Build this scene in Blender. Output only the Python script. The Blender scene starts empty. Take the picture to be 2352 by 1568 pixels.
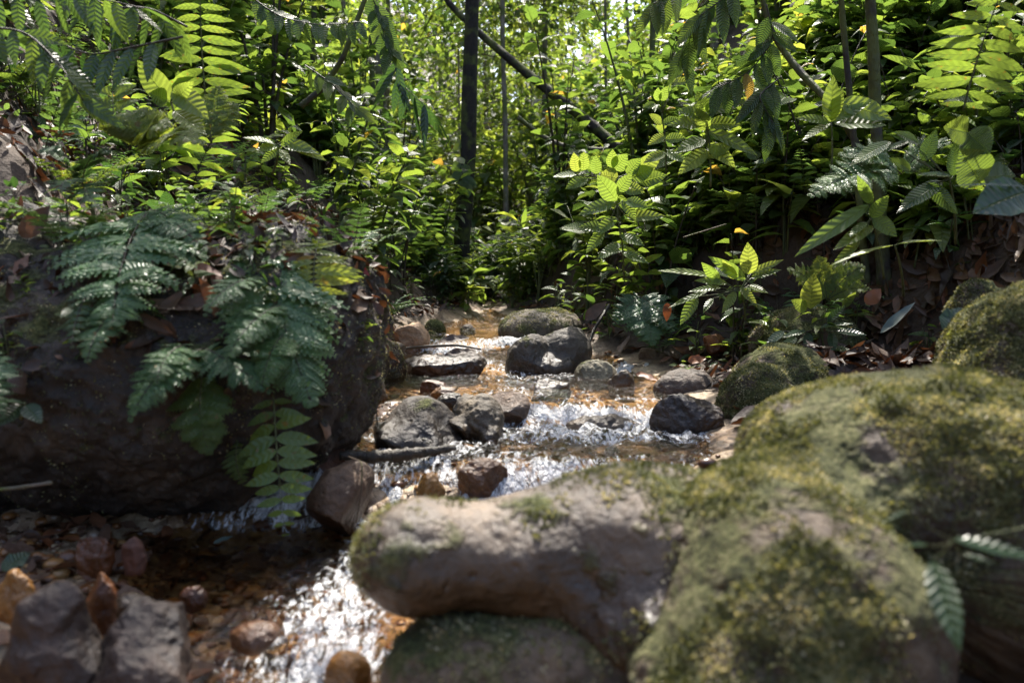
import bpy, bmesh, math, random
import numpy as np
from mathutils import Vector
rs = np.random.RandomState(7)
random.seed(7)
SC = bpy.context.scene
COL = SC.collection
PI = math.pi

# ------------------------------------------------------------------ camera, sky, sun, exposure
CAM_H = 0.55
PITCH = math.radians(4.0)
F = 1829.0                       # focal length in units of a 2352 x 1568 picture
cam_d = bpy.data.cameras.new('camera')
cam = bpy.data.objects.new('camera', cam_d)
COL.objects.link(cam)
cam.location = (0, 0, CAM_H)
cam.rotation_euler = (PI / 2 - PITCH, 0, 0)
cam_d.sensor_width = 36.0
cam_d.lens = 36.0 * F / 2352.0
cam_d.clip_start = 0.02
cam_d.clip_end = 500
cam_d.dof.use_dof = True
cam_d.dof.focus_distance = 3.3
cam_d.dof.aperture_fstop = 3.2
SC.camera = cam

SUN_EL = math.radians(60)
SUN_AZ = math.radians(5)        # to the right of straight ahead (+Y)
world = bpy.data.worlds.new("World")
SC.world = world
world.use_nodes = True
wn = world.node_tree
bg = wn.nodes['Background']
sky = wn.nodes.new('ShaderNodeTexSky')
sky.sky_type = 'NISHITA'
sky.sun_disc = False
sky.sun_elevation = SUN_EL
sky.sun_rotation = SUN_AZ
sky.air_density = 1.0
sky.dust_density = 3.0
wn.links.new(sky.outputs[0], bg.inputs['Color'])
bg.inputs['Strength'].default_value = 0.15
sd = bpy.data.lights.new('sun', 'SUN')
sd.energy = 4.4
sd.angle = math.radians(0.5)
sd.color = (1.0, 0.94, 0.84)
so = bpy.data.objects.new('sun', sd)
COL.objects.link(so)
SUNDIR = Vector((math.sin(SUN_AZ) * math.cos(SUN_EL), math.cos(SUN_AZ) * math.cos(SUN_EL), math.sin(SUN_EL)))
so.rotation_euler = (-SUNDIR).to_track_quat('-Z', 'Y').to_euler()
so.location = (3, 6, 9)
SC.view_settings.view_transform = 'Standard'
SC.view_settings.look = 'None'
SC.view_settings.exposure = 1.58
SC.view_settings.gamma = 1.0
HAZE = 0
cy = SC.cycles
cy.use_denoising = True
cy.max_bounces = 7
cy.diffuse_bounces = 3
cy.glossy_bounces = 3
cy.transmission_bounces = 4
cy.transparent_max_bounces = 8
cy.caustics_reflective = False
cy.caustics_refractive = False
cy.sample_clamp_indirect = 4.0

# ------------------------------------------------------------------ helpers
def P(px, py, d):
    """point of the real place seen at (px, py), at distance d in front of the lens"""
    dx = px - 1176.0
    up = 784.0 - py
    y = math.cos(PITCH) * F + math.sin(PITCH) * up
    z = -math.sin(PITCH) * F + math.cos(PITCH) * up
    s = d / y
    return np.array([dx * s, d, CAM_H + z * s])

def nrm(v):
    v = np.asarray(v, float)
    return v / np.maximum(np.linalg.norm(v, axis=-1, keepdims=True), 1e-9)

def _h(ix, iy, iz, seed):
    n = (ix.astype(np.int64) * 374761393 + iy.astype(np.int64) * 668265263 + iz.astype(np.int64) * 2147483647 + seed * 1274126177) & 0xffffffff
    n = ((n ^ (n >> 13)) * 1274126177) & 0xffffffff
    n = ((n ^ (n >> 16)) * 2246822519) & 0xffffffff
    return ((n ^ (n >> 15)) & 0xffffff) / float(0xffffff)

def noise(p, seed=0):
    p = np.asarray(p, float)
    i = np.floor(p).astype(np.int64)
    f = p - i
    f = f * f * f * (f * (f * 6 - 15) + 10)
    r = 0
    for a in (0, 1):
        for b in (0, 1):
            for c in (0, 1):
                w = (f[..., 0] if a else 1 - f[..., 0]) * (f[..., 1] if b else 1 - f[..., 1]) * (f[..., 2] if c else 1 - f[..., 2])
                r = r + w * _h(i[..., 0] + a, i[..., 1] + b, i[..., 2] + c, seed)
    return r * 2 - 1

def fbm(p, octv=4, seed=0, gain=0.5):
    p = np.asarray(p, float)
    r, a = 0, 1.0
    for k in range(octv):
        r = r + a * noise(p * (2.03 ** k) + 17.3 * k, seed + k)
        a *= gain
    return r

def sm(a, b, x):
    t = np.clip((np.asarray(x, float) - a) / (b - a), 0, 1)
    return t * t * (3 - 2 * t)

class MB:
    """collects shapes and links them as ONE mesh object"""
    def __init__(s):
        s.v, s.f3, s.f4, s.uv, s.r, s.n = [], [], [], [], [], 0
    def add(s, v, f3=None, f4=None, uv=None, r=None):
        v = np.asarray(v, float).reshape(-1, 3)
        m = len(v)
        if f3 is not None and len(f3): s.f3.append(np.asarray(f3, np.int64) + s.n)
        if f4 is not None and len(f4): s.f4.append(np.asarray(f4, np.int64) + s.n)
        s.v.append(v)
        s.uv.append(np.zeros((m, 2)) if uv is None else uv)
        s.r.append(np.full(m, 0.5) if r is None else (np.full(m, r) if np.isscalar(r) else r))
        s.n += m
        return s
    def arrays(s):
        if not s.v:
            return None
        v = np.concatenate(s.v); uv = np.concatenate(s.uv); r = np.concatenate(s.r)
        f3 = np.concatenate(s.f3) if s.f3 else np.zeros((0, 3), np.int64)
        f4 = np.concatenate(s.f4) if s.f4 else np.zeros((0, 4), np.int64)
        return v, f3, f4, uv, r
    def mesh(s, name, mat, origin=(0, 0, 0), smooth=True):
        v, f3, f4, uv, r = s.arrays()
        v = v - np.asarray(origin, float)
        me = bpy.data.meshes.new(name)
        me.vertices.add(len(v))
        me.vertices.foreach_set('co', v.astype(np.float32).ravel())
        nl = len(f3) * 3 + len(f4) * 4
        me.loops.add(nl)
        li = np.concatenate([f3.ravel(), f4.ravel()]).astype(np.int32)
        me.loops.foreach_set('vertex_index', li)
        npoly = len(f3) + len(f4)
        me.polygons.add(npoly)
        st = np.concatenate([np.arange(len(f3)) * 3, len(f3) * 3 + np.arange(len(f4)) * 4]).astype(np.int32)
        me.polygons.foreach_set('loop_start', st)
        me.polygons.foreach_set('use_smooth', np.full(npoly, smooth, bool))
        me.update(calc_edges=True)
        ul = me.uv_layers.new(name='UVMap')
        ul.data.foreach_set('uv', uv[li].astype(np.float32).ravel())
        at = me.attributes.new('rnd', 'FLOAT', 'POINT')
        at.data.foreach_set('value', r.astype(np.float32))
        me.materials.append(mat)
        me.validate()
        return me

def link(name, me, parent=None, loc=(0, 0, 0)):
    o = bpy.data.objects.new(name, me)
    COL.objects.link(o)
    o.location = loc
    if parent is not None: o.parent = parent
    return o

def tag(o, label=None, cat=None, group=None, kind=None):
    if label: o['label'] = label
    if cat: o['category'] = cat
    if group: o['group'] = group
    if kind: o['kind'] = kind
    return o

def thing(name, label, cat, loc, group=None):
    o = link(name, None, None, tuple(float(c) for c in loc))
    o.empty_display_size = 0.05
    return tag(o, label, cat, group)

def part(name, mb, mat, t, loc):
    return link(name, mb.mesh(name, mat, loc), t)

# ------------------------------------------------------------------ node materials
def new_mat(name):
    m = bpy.data.materials.new(name)
    m.use_nodes = True
    nt = m.node_tree
    nt.nodes.clear()
    out = nt.nodes.new('ShaderNodeOutputMaterial')
    return m, nt, out

class N:
    def __init__(s, nt): s.nt = nt
    def new(s, t, **k):
        n = s.nt.nodes.new(t)
        for a, b in k.items(): setattr(n, a, b)
        return n
    def l(s, a, b): s.nt.links.new(a, b)
    def val(s, sock, v):
        if hasattr(v, 'links') or isinstance(v, bpy.types.NodeSocket): s.l(v, sock)
        else: sock.default_value = v
    def math(s, op, a, b=0.0, c=None, clamp=False):
        n = s.new('ShaderNodeMath', operation=op); n.use_clamp = clamp
        s.val(n.inputs[0], a); s.val(n.inputs[1], b)
        if c is not None: s.val(n.inputs[2], c)
        return n.outputs[0]
    def noise(s, co, scale, detail=4, rough=0.55, dist=0.0):
        n = s.new('ShaderNodeTexNoise')
        s.l(co, n.inputs['Vector'])
        n.inputs['Scale'].default_value = scale; n.inputs['Detail'].default_value = detail
        n.inputs['Roughness'].default_value = rough; n.inputs['Distortion'].default_value = dist
        return n.outputs['Fac']
    def vor(s, co, scale, out='Distance'):
        n = s.new('ShaderNodeTexVoronoi'); s.l(co, n.inputs['Vector']); n.inputs['Scale'].default_value = scale
        return n.outputs[out]
    def ramp(s, fac, stops):
        n = s.new('ShaderNodeValToRGB'); s.val(n.inputs[0], fac)
        e = n.color_ramp.elements
        while len(e) < len(stops): e.new(0.5)
        for k, (p, c) in enumerate(stops):
            e[k].position = p
            e[k].color = (*c, 1) if len(c) == 3 else c
        return n.outputs[0]
    def mix(s, fac, a, b, blend='MIX'):
        n = s.new('ShaderNodeMix', data_type='RGBA', blend_type=blend)
        s.val(n.inputs[0], fac)
        for q, v in ((6, a), (7, b)):
            if isinstance(v, tuple): n.inputs[q].default_value = (*v, 1) if len(v) == 3 else v
            else: s.l(v, n.inputs[q])
        return n.outputs[2]
    def bump(s, h, strength, dist, normal=None):
        n = s.new('ShaderNodeBump'); s.l(h, n.inputs['Height'])
        n.inputs['Strength'].default_value = strength; n.inputs['Distance'].default_value = dist
        if normal is not None: s.l(normal, n.inputs['Normal'])
        return n.outputs[0]

def leaf_mat(name, stops, trans, rough=0.36, tmix=0.45, veins=9.0, vein_d=0.004, spots=0.0):
    m, nt, out = new_mat(name)
    n = N(nt)
    at = n.new('ShaderNodeAttribute', attribute_name='rnd').outputs['Fac']
    oi = n.new('ShaderNodeObjectInfo').outputs['Random']
    geo = n.new('ShaderNodeNewGeometry')
    big = n.noise(geo.outputs['Position'], 1.1, 2)
    f = n.math('ADD', n.math('MULTIPLY', at, 0.62), n.math('MULTIPLY', oi, 0.12))
    f = n.math('ADD', f, n.math('MULTIPLY', n.math('SUBTRACT', big, 0.38), 0.9), clamp=True)
    base = n.ramp(f, stops)
    base = n.mix(n.math('COMPARE', at, 0.637, 0.0022), base, (0.25, 0.17, 0.045))
    uv = n.new('ShaderNodeUVMap').outputs[0]
    sx = n.new('ShaderNodeSeparateXYZ'); n.l(uv, sx.inputs[0])
    v = n.math('ABSOLUTE', n.math('SUBTRACT', n.math('MULTIPLY', sx.outputs[1], 2.0), 1.0))
    mid = n.math('SUBTRACT', 1.0, n.math('MULTIPLY', v, 14.0), clamp=True)
    w = n.math('SINE', n.math('MULTIPLY', n.math('SUBTRACT', sx.outputs[0], n.math('MULTIPLY', v, 0.11)), veins * 2 * PI))
    ridge = n.math('POWER', n.math('ABSOLUTE', n.math('MULTIPLY_ADD', w, 0.5, 0.5)), 3.0)
    vein = n.math('MAXIMUM', mid, n.math('MULTIPLY', ridge, 0.4))
    base = n.mix(n.math('MULTIPLY', vein, 0.25), base, (0.10, 0.16, 0.035))
    if spots:
        sp = n.noise(geo.outputs['Position'], 60, 3)
        base = n.mix(n.math('MULTIPLY', n.math('GREATER_THAN', sp, 0.66), spots), base, (0.16, 0.07, 0.02))
    bp = n.bump(n.math('ADD', n.math('MULTIPLY', w, -0.5), n.math('MULTIPLY', mid, -1.5)), 0.5, vein_d)
    pr = n.new('ShaderNodeBsdfPrincipled')
    n.l(base, pr.inputs['Base Color']); n.l(bp, pr.inputs['Normal'])
    pr.inputs['Roughness'].default_value = rough
    pr.inputs['Specular IOR Level'].default_value = 0.6
    tr = n.new('ShaderNodeBsdfTranslucent')
    tc = n.mix(0.85, base, trans, 'MULTIPLY')
    tcol = n.mix(1.0, base, (trans[0], trans[1], trans[2]), 'MULTIPLY')
    tcol = n.mix(n.math('MULTIPLY', vein, 0.25), tcol, (0.05, 0.10, 0.0))
    n.l(tcol, tr.inputs['Color']); n.l(bp, tr.inputs['Normal'])
    mx = n.new('ShaderNodeMixShader'); mx.inputs[0].default_value = tmix
    n.l(pr.outputs[0], mx.inputs[1]); n.l(tr.outputs[0], mx.inputs[2])
    n.l(mx.outputs[0], out.inputs[0])
    return m

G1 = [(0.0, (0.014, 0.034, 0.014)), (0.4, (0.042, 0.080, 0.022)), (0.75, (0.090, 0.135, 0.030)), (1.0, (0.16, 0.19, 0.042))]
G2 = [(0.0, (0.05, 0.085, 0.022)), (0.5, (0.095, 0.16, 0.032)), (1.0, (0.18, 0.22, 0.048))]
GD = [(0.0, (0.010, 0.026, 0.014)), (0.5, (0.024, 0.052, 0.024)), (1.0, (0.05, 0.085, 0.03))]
GF = [(0.0, (0.032, 0.080, 0.036)), (0.5, (0.070, 0.145, 0.052)), (1.0, (0.13, 0.20, 0.06))]
TR = (3.4, 3.0, 1.5)
M = {}
M['leaf'] = leaf_mat('leaf_green', G1, TR, tmix=0.52)
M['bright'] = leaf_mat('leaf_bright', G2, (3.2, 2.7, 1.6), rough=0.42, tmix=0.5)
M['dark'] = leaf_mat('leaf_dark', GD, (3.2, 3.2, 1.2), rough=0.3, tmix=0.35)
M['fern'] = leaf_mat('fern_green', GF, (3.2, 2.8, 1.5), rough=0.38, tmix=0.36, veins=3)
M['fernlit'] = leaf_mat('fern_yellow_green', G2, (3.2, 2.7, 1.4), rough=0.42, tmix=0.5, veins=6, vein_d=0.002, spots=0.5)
M['quilt'] = leaf_mat('leaf_ribbed', G1, TR, rough=0.3, tmix=0.4, veins=15, vein_d=0.01)

def dead_mat():
    m, nt, out = new_mat('dead_leaf')
    n = N(nt)
    at = n.new('ShaderNodeAttribute', attribute_name='rnd').outputs['Fac']
    c = n.ramp(at, [(0.0, (0.03, 0.016, 0.010)), (0.3, (0.07, 0.034, 0.018)), (0.55, (0.13, 0.065, 0.034)), (0.74, (0.17, 0.10, 0.06)), (0.88, (0.24, 0.075, 0.02)), (1.0, (0.26, 0.17, 0.10))])
    co = n.new('ShaderNodeNewGeometry').outputs['Position']
    c = n.mix(n.noise(co, 45, 4), c, (0.03, 0.018, 0.012), 'MIX')
    pr = n.new('ShaderNodeBsdfPrincipled'); n.l(c, pr.inputs['Base Color'])
    pr.inputs['Roughness'].default_value = 0.55
    n.l(n.bump(n.noise(co, 90, 3), 0.5, 0.004), pr.inputs['Normal'])
    tr = n.new('ShaderNodeBsdfTranslucent'); n.l(n.mix(1.0, c, (1.6, 1.1, 0.7), 'MULTIPLY'), tr.inputs['Color'])
    mx = n.new('ShaderNodeMixShader'); mx.inputs[0].default_value = 0.2
    n.l(pr.outputs[0], mx.inputs[1]); n.l(tr.outputs[0], mx.inputs[2]); n.l(mx.outputs[0], out.inputs[0])
    return m
M['dead'] = dead_mat()

def plain_leaf(name, col, tcol):
    m, nt, out = new_mat(name); n = N(nt)
    co = n.new('ShaderNodeNewGeometry').outputs['Position']
    c = n.mix(n.math('MULTIPLY', n.noise(co, 40, 4), 0.7), col, tuple(k * 0.45 for k in col))
    pr = n.new('ShaderNodeBsdfPrincipled'); n.l(c, pr.inputs['Base Color']); pr.inputs['Roughness'].default_value = 0.4
    tr = n.new('ShaderNodeBsdfTranslucent'); tr.inputs['Color'].default_value = (*tcol, 1)
    mx = n.new('ShaderNodeMixShader'); mx.inputs[0].default_value = 0.3
    n.l(pr.outputs[0], mx.inputs[1]); n.l(tr.outputs[0], mx.inputs[2]); n.l(mx.outputs[0], out.inputs[0])
    return m
M['red'] = plain_leaf('leaf_red', (0.30, 0.028, 0.010), (0.45, 0.04, 0.01))
M['orange'] = plain_leaf('leaf_orange', (0.24, 0.085, 0.025), (0.4, 0.13, 0.02))
M['greyleaf'] = plain_leaf('leaf_grey', (0.10, 0.14, 0.12), (0.1, 0.15, 0.08))

def stem_mat(name, a, b, moss=0.0, rough=0.7, sc=30):
    m, nt, out = new_mat(name); n = N(nt)
    tc = n.new('ShaderNodeTexCoord').outputs['Object']
    geo = n.new('ShaderNodeNewGeometry')
    mp = n.new('ShaderNodeMapping'); n.l(geo.outputs['Position'], mp.inputs[0]); mp.inputs['Scale'].default_value = (1, 1, 0.35)
    k = n.noise(mp.outputs[0], sc, 6, 0.65)
    c = n.ramp(k, [(0.3, a), (0.7, b)])
    if moss:
        mk = n.math('MULTIPLY', n.math('SUBTRACT', n.noise(geo.outputs['Position'], 7, 4), 0.5 - 0.2 * moss), 6.0, clamp=True)
        c = n.mix(mk, c, (0.085, 0.10, 0.02))
    # rings of a palm-like trunk
    sx = n.new('ShaderNodeSeparateXYZ'); n.l(geo.outputs['Position'], sx.inputs[0])
    rg = n.math('SINE', n.math('ADD', n.math('MULTIPLY', sx.outputs[2], 190.0), n.math('MULTIPLY', k, 9.0)))
    pr = n.new('ShaderNodeBsdfPrincipled'); n.l(c, pr.inputs['Base Color']); pr.inputs['Roughness'].default_value = rough
    h = n.math('ADD', k, n.math('MULTIPLY', rg, 0.02))
    n.l(n.bump(h, 0.9, 0.02), pr.inputs['Normal'])
    n.l(pr.outputs[0], out.inputs[0])
    return m
M['bark'] = stem_mat('bark_dark', (0.012, 0.010, 0.008), (0.055, 0.043, 0.034), 0.6)
M['barkblack'] = stem_mat('bark_blackish', (0.006, 0.005, 0.004), (0.026, 0.020, 0.016), 0.05, 0.9)
M['barkpale'] = stem_mat('bark_pale', (0.08, 0.065, 0.05), (0.26, 0.22, 0.17), 0.3)
M['twig'] = stem_mat('twig_brown', (0.03, 0.02, 0.014), (0.11, 0.07, 0.04), 0.1)
M['stem'] = stem_mat('stem_green', (0.04, 0.055, 0.015), (0.10, 0.11, 0.03), 0, 0.5)
M['darkstem'] = stem_mat('stem_dark', (0.015, 0.012, 0.008), (0.05, 0.035, 0.02), 0, 0.5)

def rock_mat(name, c1, c2, c3, moss=0.0, wet=0.0, grain=1.0, mosscol=None, wetline=None):
    m, nt, out = new_mat(name); n = N(nt)
    geo = n.new('ShaderNodeNewGeometry'); co = geo.outputs['Position']
    a = n.noise(co, 7 * grain, 7, 0.6, 0.3); b = n.noise(co, 42 * grain, 5, 0.62); c = n.noise(co, 260 * grain, 3, 0.6)
    col = n.ramp(a, [(0.32, c1), (0.5, c2), (0.68, c3)])
    col = n.mix(n.math('MULTIPLY', n.math('SUBTRACT', b, 0.42), 3.0, clamp=True), n.mix(1.0, col, (0.55, 0.52, 0.5), 'MULTIPLY'), col)
    col = n.mix(n.math('MULTIPLY', n.math('GREATER_THAN', c, 0.63), 0.5), col, n.mix(1.0, col, (1.9, 1.8, 1.7), 'MULTIPLY'))
    pits = n.math('MULTIPLY', n.math('SUBTRACT', 0.16, n.vor(co, 26 * grain)), 6.0, clamp=True)
    hh = n.math('ADD', n.math('MULTIPLY', a, 0.9), n.math('ADD', n.math('MULTIPLY', b, 0.5), n.math('MULTIPLY', c, 0.10)))
    hh = n.math('SUBTRACT', hh, n.math('MULTIPLY', pits, 0.25))
    rough = n.math('MULTIPLY_ADD', b, 0.3, 0.55 - 0.5 * wet)
    pr = n.new('ShaderNodeBsdfPrincipled')
    if moss > 0:
        sx = n.new('ShaderNodeSeparateXYZ'); n.l(geo.outputs['Normal'], sx.inputs[0])
        mk = n.math('ADD', n.math('MULTIPLY', sx.outputs[2], 0.35), n.math('MULTIPLY', n.math('SUBTRACT', n.noise(co, 9, 5, 0.6), 0.5), 3.2))
        mk = n.math('MULTIPLY', n.math('ADD', mk, moss - 0.55), 3.0, clamp=True)
        f1 = n.noise(co, 150, 4, 0.7); f2 = n.noise(co, 30, 3)
        mc = mosscol or ((0.020, 0.024, 0.006), (0.075, 0.085, 0.02), (0.20, 0.20, 0.075))
        mcol = n.ramp(n.math('ADD', n.math('MULTIPLY', f1, 0.7), n.math('MULTIPLY', f2, 0.3)), [(0.36, mc[0]), (0.5, mc[1]), (0.66, mc[2])])
        col = n.mix(mk, col, mcol)
        rough = n.math('ADD', rough, n.math('MULTIPLY', mk, 0.4), clamp=True)
        hh = n.math('ADD', hh, n.math('MULTIPLY', mk, n.math('MULTIPLY_ADD', f1, 1.0, 0.25)))
    if wetline is not None:
        sz = n.new('ShaderNodeSeparateXYZ'); n.l(co, sz.inputs[0])
        wl = n.math('SUBTRACT', 1.0, n.math('MULTIPLY', n.math('SUBTRACT', n.math('ADD', sz.outputs[2], n.math('MULTIPLY', a, -0.06)), wetline - 0.03), 30.0), clamp=True)
        col = n.mix(wl, col, n.mix(1.0, col, (0.45, 0.38, 0.32), 'MULTIPLY'))
        rough = n.math('SUBTRACT', rough, n.math('MULTIPLY', wl, 0.35), clamp=True)
    n.l(col, pr.inputs['Base Color']); n.l(rough, pr.inputs['Roughness'])
    n.l(n.bump(hh, 1.0, 0.016), pr.inputs['Normal'])
    n.l(pr.outputs[0], out.inputs[0])
    return m
BR = ((0.038, 0.025, 0.014), (0.10, 0.070, 0.042), (0.20, 0.148, 0.092))
GY = ((0.038, 0.030, 0.020), (0.105, 0.082, 0.054), (0.22, 0.175, 0.115))
TN = ((0.22, 0.125, 0.06), (0.36, 0.22, 0.115), (0.48, 0.32, 0.185))
PU = ((0.028, 0.017, 0.012), (0.080, 0.052, 0.037), (0.17, 0.118, 0.082))
OR = ((0.10, 0.035, 0.012), (0.24, 0.09, 0.025), (0.36, 0.17, 0.055))
DK = ((0.018, 0.012, 0.008), (0.048, 0.031, 0.020), (0.10, 0.066, 0.040))

def ground_mat():
    m, nt, out = new_mat('forest_soil'); n = N(nt)
    geo = n.new('ShaderNodeNewGeometry'); co = geo.outputs['Position']
    at = n.new('ShaderNodeAttribute', attribute_name='rnd').outputs['Fac']   # 0 bank soil, 1 stream bed
    a = n.noise(co, 3.0, 6, 0.6); b = n.noise(co, 30, 5, 0.65)
    soil = n.ramp(a, [(0.3, (0.022, 0.014, 0.009)), (0.5, (0.055, 0.035, 0.022)), (0.66, (0.085, 0.055, 0.034)), (0.8, (0.14, 0.095, 0.06))])
    vc = n.new('ShaderNodeTexVoronoi'); n.l(co, vc.inputs['Vector']); vc.inputs['Scale'].default_value = 38
    sxx = n.new('ShaderNodeSeparateColor'); n.l(vc.outputs['Color'], sxx.inputs[0])
    grit = n.ramp(sxx.outputs[0], [(0.0, (0.05, 0.028, 0.016)), (0.35, (0.14, 0.08, 0.04)), (0.7, (0.26, 0.165, 0.09)), (1.0, (0.38, 0.28, 0.18))])
    sand = n.ramp(b, [(0.35, (0.23, 0.16, 0.095)), (0.65, (0.42, 0.315, 0.195))])
    bed = n.mix(n.math('MULTIPLY', n.math('SUBTRACT', n.noise(co, 5, 3), 0.42), 6.0, clamp=True), grit, sand)
    soil = n.mix(n.math('MULTIPLY', b, 0.6), soil, (0.02, 0.013, 0.009))
    col = n.mix(at, soil, bed)
    pr = n.new('ShaderNodeBsdfPrincipled'); n.l(col, pr.inputs['Base Color'])
    n.l(n.math('SUBTRACT', 0.85, n.math('MULTIPLY', at, 0.35)), pr.inputs['Roughness'])
    h = n.math('ADD', n.math('MULTIPLY', b, 0.8), n.math('MULTIPLY', vc.outputs['Distance'], n.math('MULTIPLY', at, -0.6)))
    n.l(n.bump(h, 0.9, 0.02), pr.inputs['Normal'])
    n.l(pr.outputs[0], out.inputs[0])
    return m
M['ground'] = ground_mat()

def water_mat():
    m, nt, out = new_mat('stream_water'); n = N(nt)
    geo = n.new('ShaderNodeNewGeometry'); co = geo.outputs['Position']
    at = n.new('ShaderNodeAttribute', attribute_name='rnd').outputs['Fac']     # turbulence
    mp = n.new('ShaderNodeMapping'); n.l(co, mp.inputs[0]); mp.inputs['Scale'].default_value = (1.0, 0.55, 0.5)
    r1 = n.noise(mp.outputs[0], 34, 4, 0.6, 0.6); r2 = n.noise(mp.outputs[0], 120, 3, 0.6, 0.3)
    h = n.math('ADD', r1, n.math('MULTIPLY', r2, 0.35))
    h = n.math('MULTIPLY', h, n.math('MULTIPLY_ADD', at, 1.0, 0.10))
    nb = n.bump(h, 1.0, 0.05)
    tr = n.new('ShaderNodeBsdfTransparent'); tr.inputs[0].default_value = (0.90, 0.74, 0.51, 1)
    gl = n.new('ShaderNodeBsdfGlossy'); gl.inputs['Roughness'].default_value = 0.06; n.l(nb, gl.inputs['Normal'])
    fr = n.new('ShaderNodeFresnel'); fr.inputs['IOR'].default_value = 1.38; n.l(nb, fr.inputs['Normal'])
    m1 = n.new('ShaderNodeMixShader'); n.l(fr.outputs[0], m1.inputs[0]); n.l(tr.outputs[0], m1.inputs[1]); n.l(gl.outputs[0], m1.inputs[2])
    # aerated white water, plus painted white for sun and sky glints
    mp2 = n.new('ShaderNodeMapping'); n.l(co, mp2.inputs[0]); mp2.inputs['Scale'].default_value = (1.0, 0.4, 0.3)
    fo = n.noise(mp2.outputs[0], 70, 5, 0.7, 0.8)
    fm = n.math('MULTIPLY', n.math('SUBTRACT', n.math('ADD', fo, n.math('MULTIPLY', at, 0.32)), 0.70), 6.0, clamp=True)
    df = n.new('ShaderNodeBsdfPrincipled'); df.inputs['Base Color'].default_value = (0.78, 0.78, 0.78, 1); df.inputs['Roughness'].default_value = 0.25
    n.l(nb, df.inputs['Normal'])
    m2 = n.new('ShaderNodeMixShader'); n.l(n.math('MULTIPLY', fm, 0.85), m2.inputs[0]); n.l(m1.outputs[0], m2.inputs[1]); n.l(df.outputs[0], m2.inputs[2])
    n.l(m2.outputs[0], out.inputs[0])
    return m
M['water'] = water_mat()

# ------------------------------------------------------------------ the lie of the land
def WL(y, x=0.0):
    y = np.asarray(y, float) + 0.05 * np.sin(np.asarray(x) * 9.0 + 1.0) * sm(1.6, 1.9, y)
    return np.interp(y, [0, 1.08, 1.32, 1.76, 1.93, 2.42, 2.52, 3.35, 3.55, 3.84, 3.98, 5.2, 5.5, 10, 18, 30, 60],
                     [-.10, -.075, 0, 0.012, .13, .135, .18, .187, .22, .225, .29, .33, .345, .62, 1.6, 4.6, 14])
YL = [0, 1.2, 1.7, 1.9, 2.1, 2.5, 3.3, 3.6, 4.0, 5.2, 6, 8, 12, 20, 60]
XL = [-.75, -.68, -.80, -.62, -.50, -.65, -.66, -.64, -.62, -.36, -.20, -.40, -.8, -.5, 0]
XR = [.3, .3, .3, .5, .56, .62, .60, .50, .30, .06, -.12, -.36, -.7, -.4, 0.1]
def xl(y): return np.interp(y, YL, XL)
def xr(y): return np.interp(y, YL, XR)

def ground_z(x, y):
    x = np.asarray(x, float); y = np.asarray(y, float)
    w = WL(y)
    l, r = xl(y), xr(y)
    tl = np.maximum(l - x, 0); tr_ = np.maximum(x - r, 0)
    near = 1 - sm(1.8, 2.3, y)
    # left: a gentle beach near the lens, a 45 degree bank further on
    zl_bank = 0.30 * np.minimum(tl, .22) + 1.0 * np.maximum(tl - .22, 0) + 0.03 * sm(0, .1, tl) - 0.25 * np.maximum(tl - 3, 0)
    zl_beach = 0.10 * np.minimum(tl, 1.0) + 1.1 * np.maximum(tl - .75, 0)
    zl_ = zl_bank * (1 - near) + zl_beach * near
    s = np.interp(y, [1.0, 2.0, 2.6, 3.3, 4.0, 8], [1.1, 1.0, .85, .55, .25, .3])
    zr_ = 0.22 * np.minimum(tr_, s) + .34 * sm(0, .16, tr_ - s) * (1 - .5 * sm(6, 9, y)) + 0.70 * np.maximum(tr_ - s - .12, 0) - 0.15 * np.maximum(tr_ - 3.5, 0)
    inside = np.minimum(x - l, r - x)
    bed = -0.055 * sm(0, .12, inside)
    p = np.stack([x, y, np.zeros_like(x)], -1)
    out = np.maximum(tl, tr_)
    rough = fbm(p * 2.2, 5, 3) * 0.10 * sm(0.05, .6, out) + fbm(p * 9, 4, 9) * (0.012 + 0.02 * sm(0, .4, out)) + fbm(p * .35, 3, 5) * .7 * sm(1.0, 4, out)
    return w + zl_ + zr_ + bed + rough

def grid(xs, ys, zf):
    X, Y = np.meshgrid(xs, ys)
    Z = zf(X, Y)
    nx, ny = len(xs), len(ys)
    i = np.arange(nx * ny).reshape(ny, nx)
    q = np.stack([i[:-1, :-1], i[:-1, 1:], i[1:, 1:], i[1:, :-1]], -1).reshape(-1, 4)
    return np.stack([X, Y, Z], -1).reshape(-1, 3), q

xs = np.concatenate([np.linspace(-60, -6, 28)[:-1], np.linspace(-6, -1.6, 60)[:-1], np.linspace(-1.6, 1.8, 200), np.linspace(1.8, 6, 60)[1:], np.linspace(6, 60, 28)[1:]])
ys = np.concatenate([np.linspace(-30, 0, 16)[:-1], np.linspace(0, 6.5, 330), np.linspace(6.5, 16, 120)[1:], np.linspace(16, 90, 50)[1:]])
gv, gq = grid(xs, ys, ground_z)
inside = np.minimum(gv[:, 0] - xl(gv[:, 1]), xr(gv[:, 1]) - gv[:, 0])
bedness = sm(-.12, .02, inside)
bedness = np.maximum(bedness, (1 - sm(1.7, 2.1, gv[:, 1])) * sm(-1.5, -1.3, gv[:, 0]) * (1 - sm(.2, .4, gv[:, 0])))
mb = MB(); mb.add(gv, f4=gq, r=bedness)
tag(link('ground', mb.mesh('ground', M['ground'])), kind='structure')

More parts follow.
